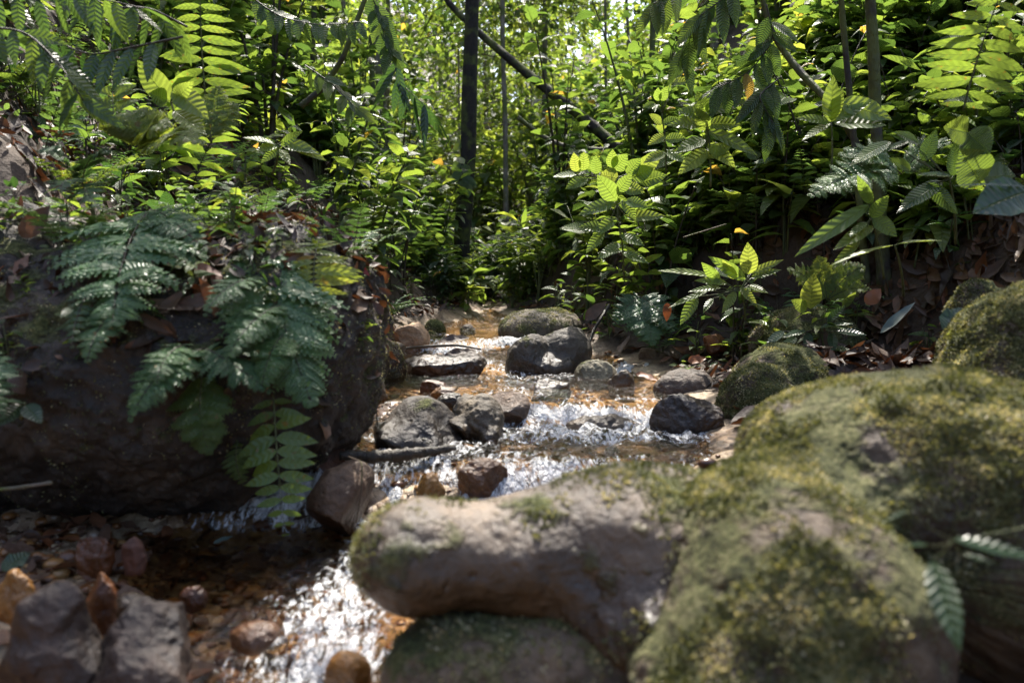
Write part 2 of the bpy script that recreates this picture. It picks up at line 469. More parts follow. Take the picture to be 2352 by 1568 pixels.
# water
def turb(x, y):
    t = np.zeros_like(x)
    run = np.exp(-((x + .30) / (.05 + .10 * (1 - sm(1.15, 1.7, y)))) ** 2) * (1 - sm(1.75, 1.9, y))
    t = np.maximum(t, 0.95 * run)
    t = np.maximum(t, 1.2 * np.exp(-((y - 1.84) / .11) ** 2))
    t = np.maximum(t, .74 * sm(1.85, 1.95, y) * (1 - sm(2.4, 2.5, y)) * (1 - .75 * np.exp(-((x - .25) / .2) ** 2 - ((y - 2.0) / .13) ** 2)))
    t = np.maximum(t, 1.1 * np.exp(-((y - 2.45) / .09) ** 2) * sm(-.25, .0, x))
    t = np.maximum(t, .5 * sm(2.45, 2.6, y) * (1 - sm(3.3, 3.5, y)) * sm(-.45, -.15, x))
    t = np.maximum(t, .85 * np.exp(-((y - 3.45) / .16) ** 2))
    t = np.maximum(t, 1.1 * np.exp(-((y - 3.92) / .1) ** 2))
    t = np.maximum(t, .7 * sm(4.0, 4.2, y) * .6)
    t = t * (1 - sm(1.95, 2.1, y) * (1 - np.clip(.95 + .6 * fbm(np.stack([x * 5.5, y * 4.0, 0 * x], -1), 2, 88), .4, 1.3)))
    return np.maximum(t, .08)

def water_z(X, Y):
    z = WL(Y, X)
    T = turb(X, Y)
    p = np.stack([X * 1.0, Y * .55, np.zeros_like(X)], -1)
    wob = fbm(p * 5, 2, 31)
    q = p + .04 * np.stack([wob, -wob, 0 * wob], -1)
    rp = (1 - np.abs(fbm(q * 13, 3, 21))) * .55 + .25 * fbm(q * 40, 3, 22)
    return z + 0.034 * T * (rp - .45) + .002 * fbm(p * 10, 2, 25)
wy = np.concatenate([np.arange(0.55, 2.7, .0075), np.arange(2.7, 4.3, .012), np.arange(4.3, 6.1, .03)])
wx = np.arange(-1.25, .75, .0075)
wv, wq = grid(wx, wy, water_z)
mb = MB(); mb.add(wv, f4=wq, r=turb(wv[:, 0], wv[:, 1]))
tag(link('stream_water', mb.mesh('stream_water', M['water'])), kind='structure')

# ------------------------------------------------------------------ rocks
_ico = {}
def ico(n):
    if n not in _ico:
        bm = bmesh.new(); bmesh.ops.create_icosphere(bm, subdivisions=n, radius=1.0)
        bm.verts.ensure_lookup_table()
        v = np.array([x.co[:] for x in bm.verts]); f = np.array([[q.index for q in t.verts] for t in bm.faces])
        bm.free(); _ico[n] = (nrm(v), f)
    return _ico[n]

def vnormals(v, f):
    fn = np.cross(v[f[:, 1]] - v[f[:, 0]], v[f[:, 2]] - v[f[:, 0]])
    n = np.zeros_like(v)
    for k in range(3): np.add.at(n, f[:, k], fn)
    return nrm(n)

def blob_shape(blobs, sub, k=0.03, amp=0.08, cuts=0, seed=1, cutdepth=.8, freq=1.0, fine=1.0):
    """one star-shaped stone grown round several ellipsoids; blobs = [(centre, radii)]"""
    r = np.random.RandomState(seed)
    dirs, f = ico(sub)
    C = np.mean([b[0] for b in blobs], 0) if len(blobs) > 1 else np.asarray(blobs[0][0], float)
    R = max(np.linalg.norm(np.asarray(b[0]) - C) + max(b[1]) for b in blobs) * 1.2
    def sdf(p):
        acc = 0
        for c, rad in blobs:
            rad = np.asarray(rad, float)
            q = (p - c) / rad
            ln = np.linalg.norm(q, axis=-1)
            d = (ln - 1) * rad.min() * .5 + (ln - 1) * np.median(rad) * .5
            acc = acc + np.exp(-np.clip(d / k, -60, 60))
        return -k * np.log(acc + 1e-30)
    if len(blobs) == 1:
        rad = np.asarray(blobs[0][1], float)
        v = C + dirs * rad
    else:
        lo = np.zeros(len(dirs)); S = 40
        for q in range(S):
            t = R * (q + 1) / S
            lo = np.where(sdf(C + dirs * t) < 0, t, lo)
        hi = lo + R / S
        for _ in range(8):
            m_ = (lo + hi) / 2
            ins = sdf(C + dirs * m_[:, None]) < 0
            lo = np.where(ins, m_, lo); hi = np.where(ins, hi, m_)
        v = C + dirs * lo[:, None]
    sz = np.mean([np.mean(b[1]) for b in blobs])
    for q in range(cuts):
        nn = nrm(r.normal(size=3) * np.array([1, 1, .8])); 
        ext = ((v - C) @ nn).max()
        d = ext * r.uniform(.55, .9) * cutdepth / .8
        over = np.maximum((v - C) @ nn - d, 0)
        v = v - nn * over[:, None] * .88
    q = v * (freq / sz)
    off = seed * 3.7
    nn = vnormals(v, f)
    disp = fbm(q * .9 + off, 3, seed) * amp * sz + fbm(q * 4 + off, 4, seed + 5) * amp * .42 * sz * fine
    v = v + nn * disp[:, None]
    return v, f

FERNB = None
def rock(name, label, mat, blobs, sub=5, parent=None, group=None, moss=0, msize=.007, mossmask=None, cat='rock', **kw):
    global FERNB
    v, f = blob_shape(blobs, sub, **kw)
    if name == 'fern_boulder': FERNB = (v, vnormals(v, f))
    loc = np.array([v[:, 0].mean(), v[:, 1].mean(), v[:, 2].min()])
    mb = MB(); mb.add(v, f3=f)
    o = link(name, mb.mesh(name, mat, loc), None, loc)
    tag(o, label, cat, group)
    if moss:
        mo = moss_tufts(v, f, moss, mossmask, kw.get('seed', 1), msize)
        if mo is not None:
            link('moss', mo.mesh('moss', M['moss'], loc), o)
    return o

def bx(x0, x1, y0, y1, d, thick=.8, deep=.25):
    """a stone that shows from x0 to x1 and y0 to y1 at distance d; deep: how far it goes on below"""
    a, b = P(x0, y0, d), P(x1, y1, d)
    rx = (b[0] - a[0]) / 2; h = a[2] - b[2]
    rz = h * (1 + deep) / 2
    c = np.array([(a[0] + b[0]) / 2, d + rx * thick * .6, a[2] - rz])
    return (c, (rx, rx * thick, rz))

# leaf templates --------------------------------------------------
def template(kind):
    if kind == 'lo': st = [.42]
    elif kind == 'mid': st = [.22, .5, .8]
    else: st = [.06, .16, .3, .45, .6, .74, .86, .95]
    def w(t): return (t ** .68) * ((1 - t) ** 1.05) * 3.05 * .88
    V, U = [(0, 0, 0)], [(0, .5)]
    for t in st:
        for s in (-1, 0, 1):
            V.append((t, s * w(t), abs(s) * w(t))); U.append((t, .5 + .5 * s))
    V.append((1, 0, 0)); U.append((1, .5))
    f3 = [(0, 2, 1), (0, 3, 2)]; f4 = []
    for k in range(len(st) - 1):
        a = 1 + 3 * k
        f4 += [(a, a + 1, a + 4, a + 3), (a + 1, a + 2, a + 5, a + 4)]
    a = 1 + 3 * (len(st) - 1); e = len(V) - 1
    f3 += [(a, a + 1, e), (a + 1, a + 2, e)]
    return np.array(V, float), np.array(f3), (np.array(f4) if f4 else np.zeros((0, 4), int)), np.array(U, float)
TPL = {k: template(k) for k in ('lo', 'mid', 'hi')}

def leaves(mb, pos, dirs, up, L, W, kind='mid', droop=.25, fold=.25, rnd=None, wave=0.0):
    """many leaves at once: pos, dirs, up are (n,3); L, W lengths and half widths"""
    pos = np.atleast_2d(pos).astype(float); n = len(pos)
    d = nrm(np.broadcast_to(dirs, (n, 3))); u = np.broadcast_to(up, (n, 3)).astype(float)
    s = nrm(np.cross(d, u)); u = np.cross(s, d)
    L = np.broadcast_to(L, (n,)).astype(float); W = np.broadcast_to(W, (n,)).astype(float)
    droop = np.broadcast_to(droop, (n,)).astype(float)
    V, f3, f4, U = TPL[kind]
    t = V[None, :, 0, None]; sv = V[None, :, 1, None]; av = V[None, :, 2, None]
    Lb, Wb, D = L[:, None, None], W[:, None, None], droop[:, None, None]
    zoff = av * Wb * fold - t ** 2 * Lb * D
    if wave:
        ph = rs.uniform(0, 6.28, (n, 1, 1))
        zoff = zoff + wave * Wb * np.sin(t * 15 + ph + sv * 2) * np.abs(sv)
    p = pos[:, None, :] + d[:, None, :] * (t * Lb * (1 - .35 * D * t)) + s[:, None, :] * (sv * Wb) + u[:, None, :] * zoff
    m = len(V); off = (np.arange(n) * m)[:, None, None]
    if rnd is None: rnd = rs.uniform(0, 1, n)
    rnd = np.broadcast_to(rnd, (n,))
    mb.add(p.reshape(-1, 3), (f3[None] + off).reshape(-1, 3), (f4[None] + off).reshape(-1, 4) if len(f4) else None,
           np.tile(U, (n, 1)), np.repeat(rnd, m))
    return mb

def tube(mb, pts, rad, sides=7, r=.5, rough=0.0):
    pts = np.asarray(pts, float); n = len(pts)
    rad = np.interp(np.linspace(0, 1, n), np.linspace(0, 1, len(np.atleast_1d(rad))), np.atleast_1d(rad))
    tg = nrm(np.gradient(pts, axis=0))
    ref = np.array([0, 1, 0.1]) if abs(tg[0][1]) < .8 else np.array([1, 0, .1])
    a = nrm(np.cross(tg, ref)); b = np.cross(tg, a)
    th = np.linspace(0, 2 * PI, sides, endpoint=False)
    ring = a[:, None] * np.cos(th)[None, :, None] + b[:, None] * np.sin(th)[None, :, None]
    rr = rad[:, None, None] * np.ones((n, sides, 1))
    v = pts[:, None] + ring * rr
    if rough:
        v = v + ring * (fbm(v.reshape(-1, 3) * (1.2 / max(rad.mean(), .004)), 3, 77).reshape(n, sides, 1) * rough * rr)
    i = np.arange(n * sides).reshape(n, sides); j = np.roll(i, -1, 1)
    q = np.stack([i[:-1], j[:-1], j[1:], i[1:]], -1).reshape(-1, 4)
    vv = np.concatenate([v.reshape(-1, 3), pts[[0, -1]]])
    c0, c1 = n * sides, n * sides + 1
    f3 = [(c0, j[0][k], i[0][k]) for k in range(sides)] + [(c1, i[-1][k], j[-1][k]) for k in range(sides)]
    mb.add(vv, f3=f3, f4=q, r=r)
    return mb

def bez(a, b, c, n=12):
    t = np.linspace(0, 1, n)[:, None]
    return (1 - t) ** 2 * np.asarray(a) + 2 * t * (1 - t) * np.asarray(b) + t ** 2 * np.asarray(c)

def moss_mat():
    m, nt, out = new_mat('moss_green'); n = N(nt)
    at = n.new('ShaderNodeAttribute', attribute_name='rnd').outputs['Fac']
    c = n.ramp(at, [(0.0, (0.03, 0.036, 0.010)), (0.35, (0.085, 0.095, 0.030)), (0.65, (0.20, 0.20, 0.09)), (1.0, (0.46, 0.41, 0.27))])
    pr = n.new('ShaderNodeBsdfPrincipled'); n.l(c, pr.inputs['Base Color']); pr.inputs['Roughness'].default_value = 0.7
    tr = n.new('ShaderNodeBsdfTranslucent'); n.l(n.mix(1.0, c, (1.6, 1.5, 0.8), 'MULTIPLY'), tr.inputs['Color'])
    mx = n.new('ShaderNodeMixShader'); mx.inputs[0].default_value = 0.3
    n.l(pr.outputs[0], mx.inputs[1]); n.l(tr.outputs[0], mx.inputs[2]); n.l(mx.outputs[0], out.inputs[0])
    return m
M['moss'] = moss_mat()

def moss_tufts(v, f, n, mask, seed, size=.011):
    r = np.random.RandomState(seed + 100)
    nn = vnormals(v, f)
    a = np.linalg.norm(np.cross(v[f[:, 1]] - v[f[:, 0]], v[f[:, 2]] - v[f[:, 0]]), axis=1)
    pick = r.choice(len(f), n, p=a / a.sum())
    w = r.dirichlet((1, 1, 1), n)
    p = (v[f[pick]] * w[..., None]).sum(1); q = nrm((nn[f[pick]] * w[..., None]).sum(1))
    mk = q[:, 2] * .5 + fbm(p * 9, 4, seed) * .9 + (0 if mask is None else mask(p))
    keep = mk > r.uniform(-.1, .35, n)
    keep &= (q * (np.array([0, 0, CAM_H]) - p)).sum(1) > -.3
    p, q = p[keep], q[keep]
    if not len(p): return None
    d = nrm(q + r.normal(size=p.shape) * .8)
    mb = MB()
    cl = np.clip(.5 + .45 * fbm(p * 28, 2, seed + 3) + r.normal(size=len(p)) * .18, 0, 1)
    leaves(mb, p - q * .001, d, nrm(r.normal(size=p.shape)), r.uniform(.5, 1.3, len(p)) * size, r.uniform(.25, .42, len(p)) * size, 'lo', .3, .2, rnd=cl)
    return mb

exec_rocks = True
MR = {}
def RM(key, pal, **kw):
    k = (key,)
    if k not in MR: MR[k] = rock_mat('stone_' + key, *pal, **kw)
    return MR[k]

# foreground boulders
u1 = F
def BL(px, py, d, rx, ry, rz):
    """ellipsoid centred where (px,py) is seen at d; rx, rz in picture units, ry in metres"""
    return (P(px, py, d), (rx * d / F, ry, rz * d / F))

rock('mossy_boulder', 'huge moss-covered boulder filling the lower right foreground', RM('fg_moss', BR, moss=.60, mosscol=((0.030, 0.034, 0.012), (0.105, 0.108, 0.036), (0.27, 0.25, 0.12))),
     [BL(2090, 1085, 1.15, 400, .20, 242), BL(1775, 1200, 1.0, 215, .12, 158), BL(1830, 1420, .90, 310, .14, 260), BL(2290, 1260, 1.08, 270, .20, 320), BL(1780, 1600, .86, 350, .15, 220)],
     sub=8, k=.022, amp=.07, seed=4, freq=1.1, moss=190000, msize=.0065, cat='boulder', mossmask=lambda p: -.12)
rock('smooth_boulder', 'smooth bare brown boulder with a rounded nose, lower centre foreground', RM('fg_brown', ((.042, .029, .018), (.11, .077, .049), (.21, .153, .10)), moss=.18, wet=.3, wetline=.19),  # wet lower half; the dark of its shaded underside is painted in too
     [BL(975, 1272, 1.0, 158, .09, 130), BL(1200, 1275, 1.03, 250, .10, 140), BL(1420, 1268, 1.06, 300, .13, 202), BL(1600, 1290, 1.06, 200, .13, 200), BL(1500, 1400, 1.0, 230, .12, 130)],
     sub=7, k=.012, amp=.055, seed=12, freq=1.0, fine=.6, moss=30000, cat='boulder',
     mossmask=lambda p: -.72 + 1.3 * sm(.145, .175, -p[:, 0]) + .35 * sm(-.02, .04, p[:, 0]) + .8 * sm(.15, .2, p[:, 0]))
rock('shaded_boulder', 'shaded green-stained boulder wedged under the smooth brown one at the bottom edge', RM('fg_low', BR, moss=.35),
     [BL(1060, 1560, .97, 190, .11, 175), BL(1360, 1590, .99, 330, .13, 225)], sub=7, k=.014, amp=.06, seed=21, moss=12000, cat='boulder', mossmask=lambda p: -.35)
rock('mossy_boulder', 'tall mossy boulder cut by the right edge of the photo', RM('right_moss', BR, moss=.75),
     [BL(2390, 830, 1.65, 190, .2, 195), BL(2300, 960, 1.6, 110, .15, 120)], sub=7, k=.03, amp=.07, seed=31, moss=42000, cat='boulder', mossmask=lambda p: .2)
rock('mossy_boulder', 'small mossy boulder peeping out behind the tall one at the right edge', RM('right_moss', BR), [bx(2200, 2330, 640, 760, 2.0)], sub=6, amp=.1, seed=33, moss=6000, cat='boulder')
rock('mossy_boulder', 'mossy double-humped boulder beside the stream, right of the rapids', RM('mid_moss', BR, moss=.66),
     [BL(1800, 890, 2.55, 120, .15, 100), BL(1740, 930, 2.4, 95, .12, 95)], sub=7, k=.02, amp=.09, seed=37, moss=36000, cat='boulder', mossmask=lambda p: .1)
rock('mossy_boulder', 'low dark mossy boulder on the right bank carrying a single upright leaf', RM('mid_moss', BR), [BL(1850, 790, 3.0, 130, .2, 85)],
     sub=6, amp=.12, seed=39, moss=14000, cat='boulder')
# big left boulder
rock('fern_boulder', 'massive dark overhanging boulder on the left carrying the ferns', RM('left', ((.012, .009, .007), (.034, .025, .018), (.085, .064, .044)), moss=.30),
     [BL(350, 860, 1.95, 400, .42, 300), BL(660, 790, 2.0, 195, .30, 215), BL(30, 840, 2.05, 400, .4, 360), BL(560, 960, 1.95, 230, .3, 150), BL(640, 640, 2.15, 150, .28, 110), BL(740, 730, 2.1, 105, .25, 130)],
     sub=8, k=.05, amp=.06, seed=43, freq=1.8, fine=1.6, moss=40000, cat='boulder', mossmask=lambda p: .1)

rocks = [
 # name, label, palette key, palette, matkw, blobs, kw
 ('wedge_rock', 'brown wedge-shaped rock under the big fern boulder beside the lowest cascade', 'wedge', ((.035, .020, .012), (.10, .058, .034), (.18, .115, .07)), dict(wetline=.06), [BL(775, 1145, 1.72, 72, .10, 95), BL(810, 1100, 1.76, 45, .08, 60)], dict(cuts=6, seed=51, sub=6, k=.01, amp=.06)),
 ('dark_rock', 'rust-brown block of rock jammed between the fern boulder and the wedge rock', 'rust', OR, dict(wetline=.3), [bx(700, 790, 990, 1090, 1.9)], dict(cuts=6, seed=52, amp=.08)),
 ('dark_rock', 'dark rounded rock in mid-stream with water sliding down its left side', 'midgrey', ((.020, .015, .011), (.055, .042, .031), (.115, .093, .068)), dict(moss=.02, wetline=.17), [BL(970, 985, 2.2, 84, .12, 74), BL(895, 1020, 2.12, 92, .1, 48), BL(1020, 1030, 2.12, 44, .08, 42)], dict(cuts=5, seed=53, sub=6, k=.012, amp=.07)),
 ('scooped_rock', 'smooth grey rock with a scooped hollow beside the dark mid-stream rock', 'grey', GY, dict(wetline=.15), [BL(1105, 965, 2.25, 54, .09, 60), BL(1060, 935, 2.30, 42, .07, 34), BL(1050, 990, 2.2, 30, .07, 34), BL(1125, 1000, 2.2, 30, .07, 36)], dict(cuts=4, seed=57, sub=6, k=.006, amp=.10)),
 ('flat_rock', 'flat-topped tan brown rock tucked behind the scooped grey rock', 'tanbrown', ((.10, .065, .042), (.19, .13, .09), (.28, .205, .15)), dict(wetline=.17), [bx(1095, 1228, 900, 985, 2.4)], dict(cuts=7, seed=58, sub=6, amp=.05)),
 ('stone', 'reddish brown peaked stone in the shallow water of the middle pool', 'rust', OR, {}, [bx(952, 1030, 874, 905, 2.75)], dict(cuts=5, seed=59, amp=.1)),
 ('stone', 'wet orange-brown flat stone just in front of the peaked reddish stone', 'rustwet', ((.05, .02, .01), (.14, .06, .02), (.26, .13, .05)), dict(wet=.7), [bx(985, 1050, 890, 922, 2.6)], dict(cuts=4, seed=60, amp=.1)),
 ('stone', 'black wet stone behind the dark rounded mid-stream rock', 'blackwet', DK, dict(wet=.8), [bx(1005, 1080, 905, 935, 2.5)], dict(cuts=4, seed=61, amp=.1)),
 ('slab_rock', 'rough purple-grey slab lying across the stream below the small fall', 'purple', PU, dict(wetline=.24), [BL(985, 850, 3.35, 68, .12, 34), BL(1070, 845, 3.4, 48, .12, 34)], dict(cuts=5, seed=62, sub=6, k=.02, amp=.12)),
 ('mossy_rock', 'dark mossy rock at the left waterside right of the fern boulder', 'darkmoss', DK, dict(moss=.45, wetline=.25), [bx(838, 930, 783, 885, 3.15)], dict(cuts=4, seed=63, sub=6, amp=.08, moss=5000)),
 ('stone', 'small brown stone half behind the dark mossy rock at the left waterside', 'brown2', BR, {}, [bx(890, 932, 786, 812, 3.4)], dict(cuts=3, seed=64)),
 ('tan_rock', 'sunlit orange-tan rounded rock on the left bank', 'tan', TN, {}, [bx(886, 985, 737, 800, 3.9, deep=.35)], dict(cuts=5, seed=65, sub=6, amp=.06)),
 ('mossy_rock', 'round green mossy rock right behind the orange-tan rock', 'farmoss', BR, dict(moss=.6), [bx(972, 1022, 733, 782, 4.4)], dict(seed=66, amp=.08, moss=3500)),
 ('mossy_rock', 'tiny mossy rock between the orange-tan rock and the round green one', 'farmoss', BR, {}, [bx(978, 1003, 760, 784, 4.2)], dict(seed=67, amp=.08, moss=1000)),
 ('stone', 'small rounded brown stone at the far end of the stream', 'brown2', BR, {}, [bx(1056, 1092, 745, 772, 4.6)], dict(seed=68, amp=.08)),
 ('stone', 'pale greenish stone near the far stream bend', 'greenish', GY, dict(moss=.2), [bx(1100, 1135, 738, 756, 5.6)], dict(seed=69, amp=.08)),
 ('mossy_boulder', 'rounded mossy boulder at the head of the stream', 'headmoss', GY, dict(moss=.42), [BL(1225, 762, 4.15, 82, .15, 50), BL(1280, 752, 4.2, 56, .15, 38)], dict(seed=70, sub=6, k=.03, amp=.05, moss=14000, mossmask=lambda p: -.1 - .5 * sm(.25, .4, p[:, 0]))),
 ('humped_rock', 'dark smooth two-humped rock beside the small waterfall', 'hump', ((.030, .025, .019), (.080, .066, .050), (.15, .128, .095)), dict(moss=.06, wetline=.25), [BL(1212, 816, 3.42, 48, .10, 56), BL(1298, 806, 3.5, 62, .13, 62), BL(1245, 845, 3.4, 84, .10, 34)], dict(seed=71, sub=6, k=.012, amp=.06, cuts=3)),
 ('pale_rock', 'pale greenish sunlit rock in the rapids right of centre', 'palegreen', ((.10, .09, .05), (.20, .175, .11), (.30, .27, .19)), dict(moss=.12), [bx(1322, 1420, 828, 892, 3.15)], dict(cuts=3, seed=72, sub=6, amp=.08)),
 ('stone', 'brown wet stone leaning against the pale greenish rock', 'brownwet', BR, dict(wet=.5), [bx(1400, 1462, 850, 915, 2.95)], dict(cuts=5, seed=73, amp=.08)),
 ('stone', 'flat wet glinting stone behind the pale greenish rock', 'palewet', GY, dict(wet=.8), [bx(1268, 1345, 834, 862, 3.5)], dict(cuts=4, seed=74, amp=.08)),
 ('stone', 'low dark wet stone breaking the water in the middle of the rapids', 'blackwet', DK, {}, [bx(1195, 1330, 874, 925, 2.85, thick=.5)], dict(cuts=6, seed=75, amp=.1)),
 ('dark_rock', 'smooth dark purple-brown rock at the right waterside', 'purple2', ((.028, .019, .013), (.072, .050, .036), (.13, .095, .07)), {}, [bx(1503, 1660, 850, 930, 2.75)], dict(cuts=3, seed=76, sub=6, amp=.06)),
 ('angular_rock', 'rough angular dark rock in front of the smooth dark one at the right waterside', 'purple', PU, {}, [bx(1495, 1670, 905, 1015, 2.28, thick=.5)], dict(cuts=8, seed=77, sub=6, amp=.1)),
 ('drowned_rock', 'brown rock under a curtain of falling water in the right-hand rapids', 'brownwet', BR, {}, [bx(1300, 1480, 955, 1010, 2.38, thick=.45)], dict(cuts=4, seed=78, sub=6, amp=.12)),
 ('drowned_rock', 'wet orange-topped rock in the lowest cascade', 'rustwet', OR, {}, [bx(1040, 1180, 1062, 1140, 1.83, thick=.6)], dict(cuts=6, seed=79, sub=6, amp=.1)),
 ('drowned_rock', 'amber stone washed over by the left half of the lowest cascade', 'amber', ((.12, .05, .01), (.28, .13, .03), (.40, .22, .06)), dict(wet=.7), [bx(945, 1020, 1085, 1160, 1.8, thick=.6)], dict(cuts=5, seed=80, amp=.1)),
 ('stone', 'small grey-brown stone above the smooth dark rock at the right waterside', 'brown2', BR, {}, [bx(1622, 1665, 836, 880, 2.9)], dict(cuts=2, seed=81)),
 ('stone', 'reddish square stone lodged in the right bank under the yellow-green fern', 'rust', OR, {}, [bx(1612, 1680, 765, 805, 3.2)], dict(cuts=7, seed=82)),
 ('stone', 'brown stone at the right waterside above the orange leaves', 'brown2', BR, {}, [bx(1470, 1530, 790, 840, 3.5)], dict(cuts=5, seed=83)),
 ('stone', 'crumbly brown stone with wet roots at the left edge of the middle pool', 'crumb', BR, dict(moss=.1), [bx(800, 880, 865, 925, 2.55)], dict(cuts=3, seed=84, amp=.2)),
 ('slab_rock', 'tall purple-brown slab in the bottom left corner', 'slabpurple', ((.012, .007, .005), (.034, .018, .012), (.080, .045, .027)), dict(wet=.2), [BL(140, 1430, 1.02, 85, .06, 185), BL(120, 1580, .98, 125, .08, 130)], dict(cuts=9, seed=85, sub=6, k=.008, amp=.10)),
 ('slab_rock', 'broad purple-brown slab beside the run of white water at the bottom left', 'slabpurple', PU, {}, [BL(330, 1450, 1.05, 130, .07, 90), BL(300, 1560, 1.0, 160, .08, 105)], dict(cuts=11, seed=86, sub=6, k=.008, amp=.12)),
 ('stone', 'orange and purple standing stone behind the tall slab at the bottom left', 'rust', OR, {}, [bx(190, 262, 1310, 1440, 1.12)], dict(cuts=6, seed=87)),
 ('stone', 'rusty leaf-shaped stone on the shallow gravel at the left', 'rust', OR, {}, [bx(160, 250, 1215, 1330, 1.35)], dict(cuts=8, seed=88, cutdepth=.6)),
 ('stone', 'dark red upright stone right of the rusty leaf-shaped stone', 'darkred', ((.05, .018, .01), (.11, .04, .022), (.18, .08, .045)), {}, [bx(270, 330, 1235, 1320, 1.35)], dict(cuts=7, seed=89)),
 ('stone', 'yellow-brown lumpy stone at the left edge of the shallow gravel', 'amber', OR, {}, [bx(-20, 70, 1320, 1440, 1.2)], dict(cuts=3, seed=90, amp=.15)),
 ('stone', 'round orange stone under shallow water right of the gravel', 'rust', OR, {}, [bx(405, 470, 1350, 1400, 1.28)], dict(cuts=2, seed=91)),
 ('stone', 'grey rounded stone behind the broad purple-brown slab', 'grey', GY, {}, [bx(245, 330, 1370, 1420, 1.2)], dict(cuts=2, seed=92)),
 ('stone', 'amber stone under the white water at the bottom edge', 'amber', OR, {}, [bx(740, 850, 1500, 1600, 1.05)], dict(cuts=3, seed=93)),
 ('stone', 'dark stone under the white water beside the broad purple slab', 'rustwet', OR, {}, [bx(520, 640, 1440, 1500, 1.15)], dict(cuts=3, seed=94)),
]
for name, label, key, pal, mk, blobs, kw in rocks:
    kw = dict(kw); kw.setdefault('sub', 5)
    rock(name, label, RM(key, pal, **mk), blobs, cat=('boulder' if 'boulder' in name else 'rock' if 'rock' in name else 'stone'), **kw)

# loose gravel on the stream bed and the beach
def gravel():
    r = np.random.RandomState(5)
    dirs, f = ico(2)
    mb = MB(); n = 5200
    y = .75 + 3.2 * r.uniform(0, 1, n) ** 1.6
    x = np.where(r.uniform(0, 1, n) < .55, r.uniform(-1.25, -.35, n), r.uniform(-1, .5, n))
    ok = (x > xl(y) - .5 * (y < 1.9) - .04) & (x < xr(y) + .06)
    x, y = x[ok], y[ok]; n = len(x)
    z = ground_z(x, y)
    s = .0045 + .02 * r.uniform(0, 1, n) ** 3.0
    for k in range(0, 40):
        sel = np.arange(k, n, 40)
        base = dirs * np.array([1, r.uniform(.6, .95), r.uniform(.35, .7)])
        base = base * (1 + .22 * fbm(base * 1.6 + k * 5, 2, k))[:, None]
        th = r.uniform(0, 6.28, len(sel)); c, sn = np.cos(th)[:, None], np.sin(th)[:, None]
        v = np.stack([base[None, :, 0] * c - base[None, :, 1] * sn, base[None, :, 0] * sn + base[None, :, 1] * c, np.tile(base[None, :, 2], (len(sel), 1))], -1)
        v = v * s[sel][:, None, None] + np.stack([x[sel], y[sel], z[sel] + s[sel] * .2], -1)[:, None]
        off = (np.arange(len(sel)) * len(dirs))[:, None, None]
        mb.add(v.reshape(-1, 3), f3=(f[None] + off).reshape(-1, 3), r=np.repeat(r.uniform(0, 1, len(sel)), len(dirs)))
    m, nt, out = new_mat('gravel'); q = N(nt)
    at = q.new('ShaderNodeAttribute', attribute_name='rnd').outputs['Fac']
    c = q.ramp(at, [(0, (.04, .02, .010)), (.3, (.15, .055, .018)), (.6, (.30, .13, .035)), (.82, (.38, .22, .08)), (.93, (.12, .09, .07)), (1, (.42, .31, .18))])
    geo = q.new('ShaderNodeNewGeometry').outputs['Position']
    c = q.mix(q.math('MULTIPLY', q.noise(geo, 120, 3), .6), c, (.04, .02, .01))
    pr = q.new('ShaderNodeBsdfPrincipled'); q.l(c, pr.inputs['Base Color']); pr.inputs['Roughness'].default_value = .35
    q.l(pr.outputs[0], out.inputs[0])
    tag(link('gravel', mb.mesh('gravel', m)), 'amber and brown gravel on the stream bed', 'gravel', kind='stuff')
gravel()

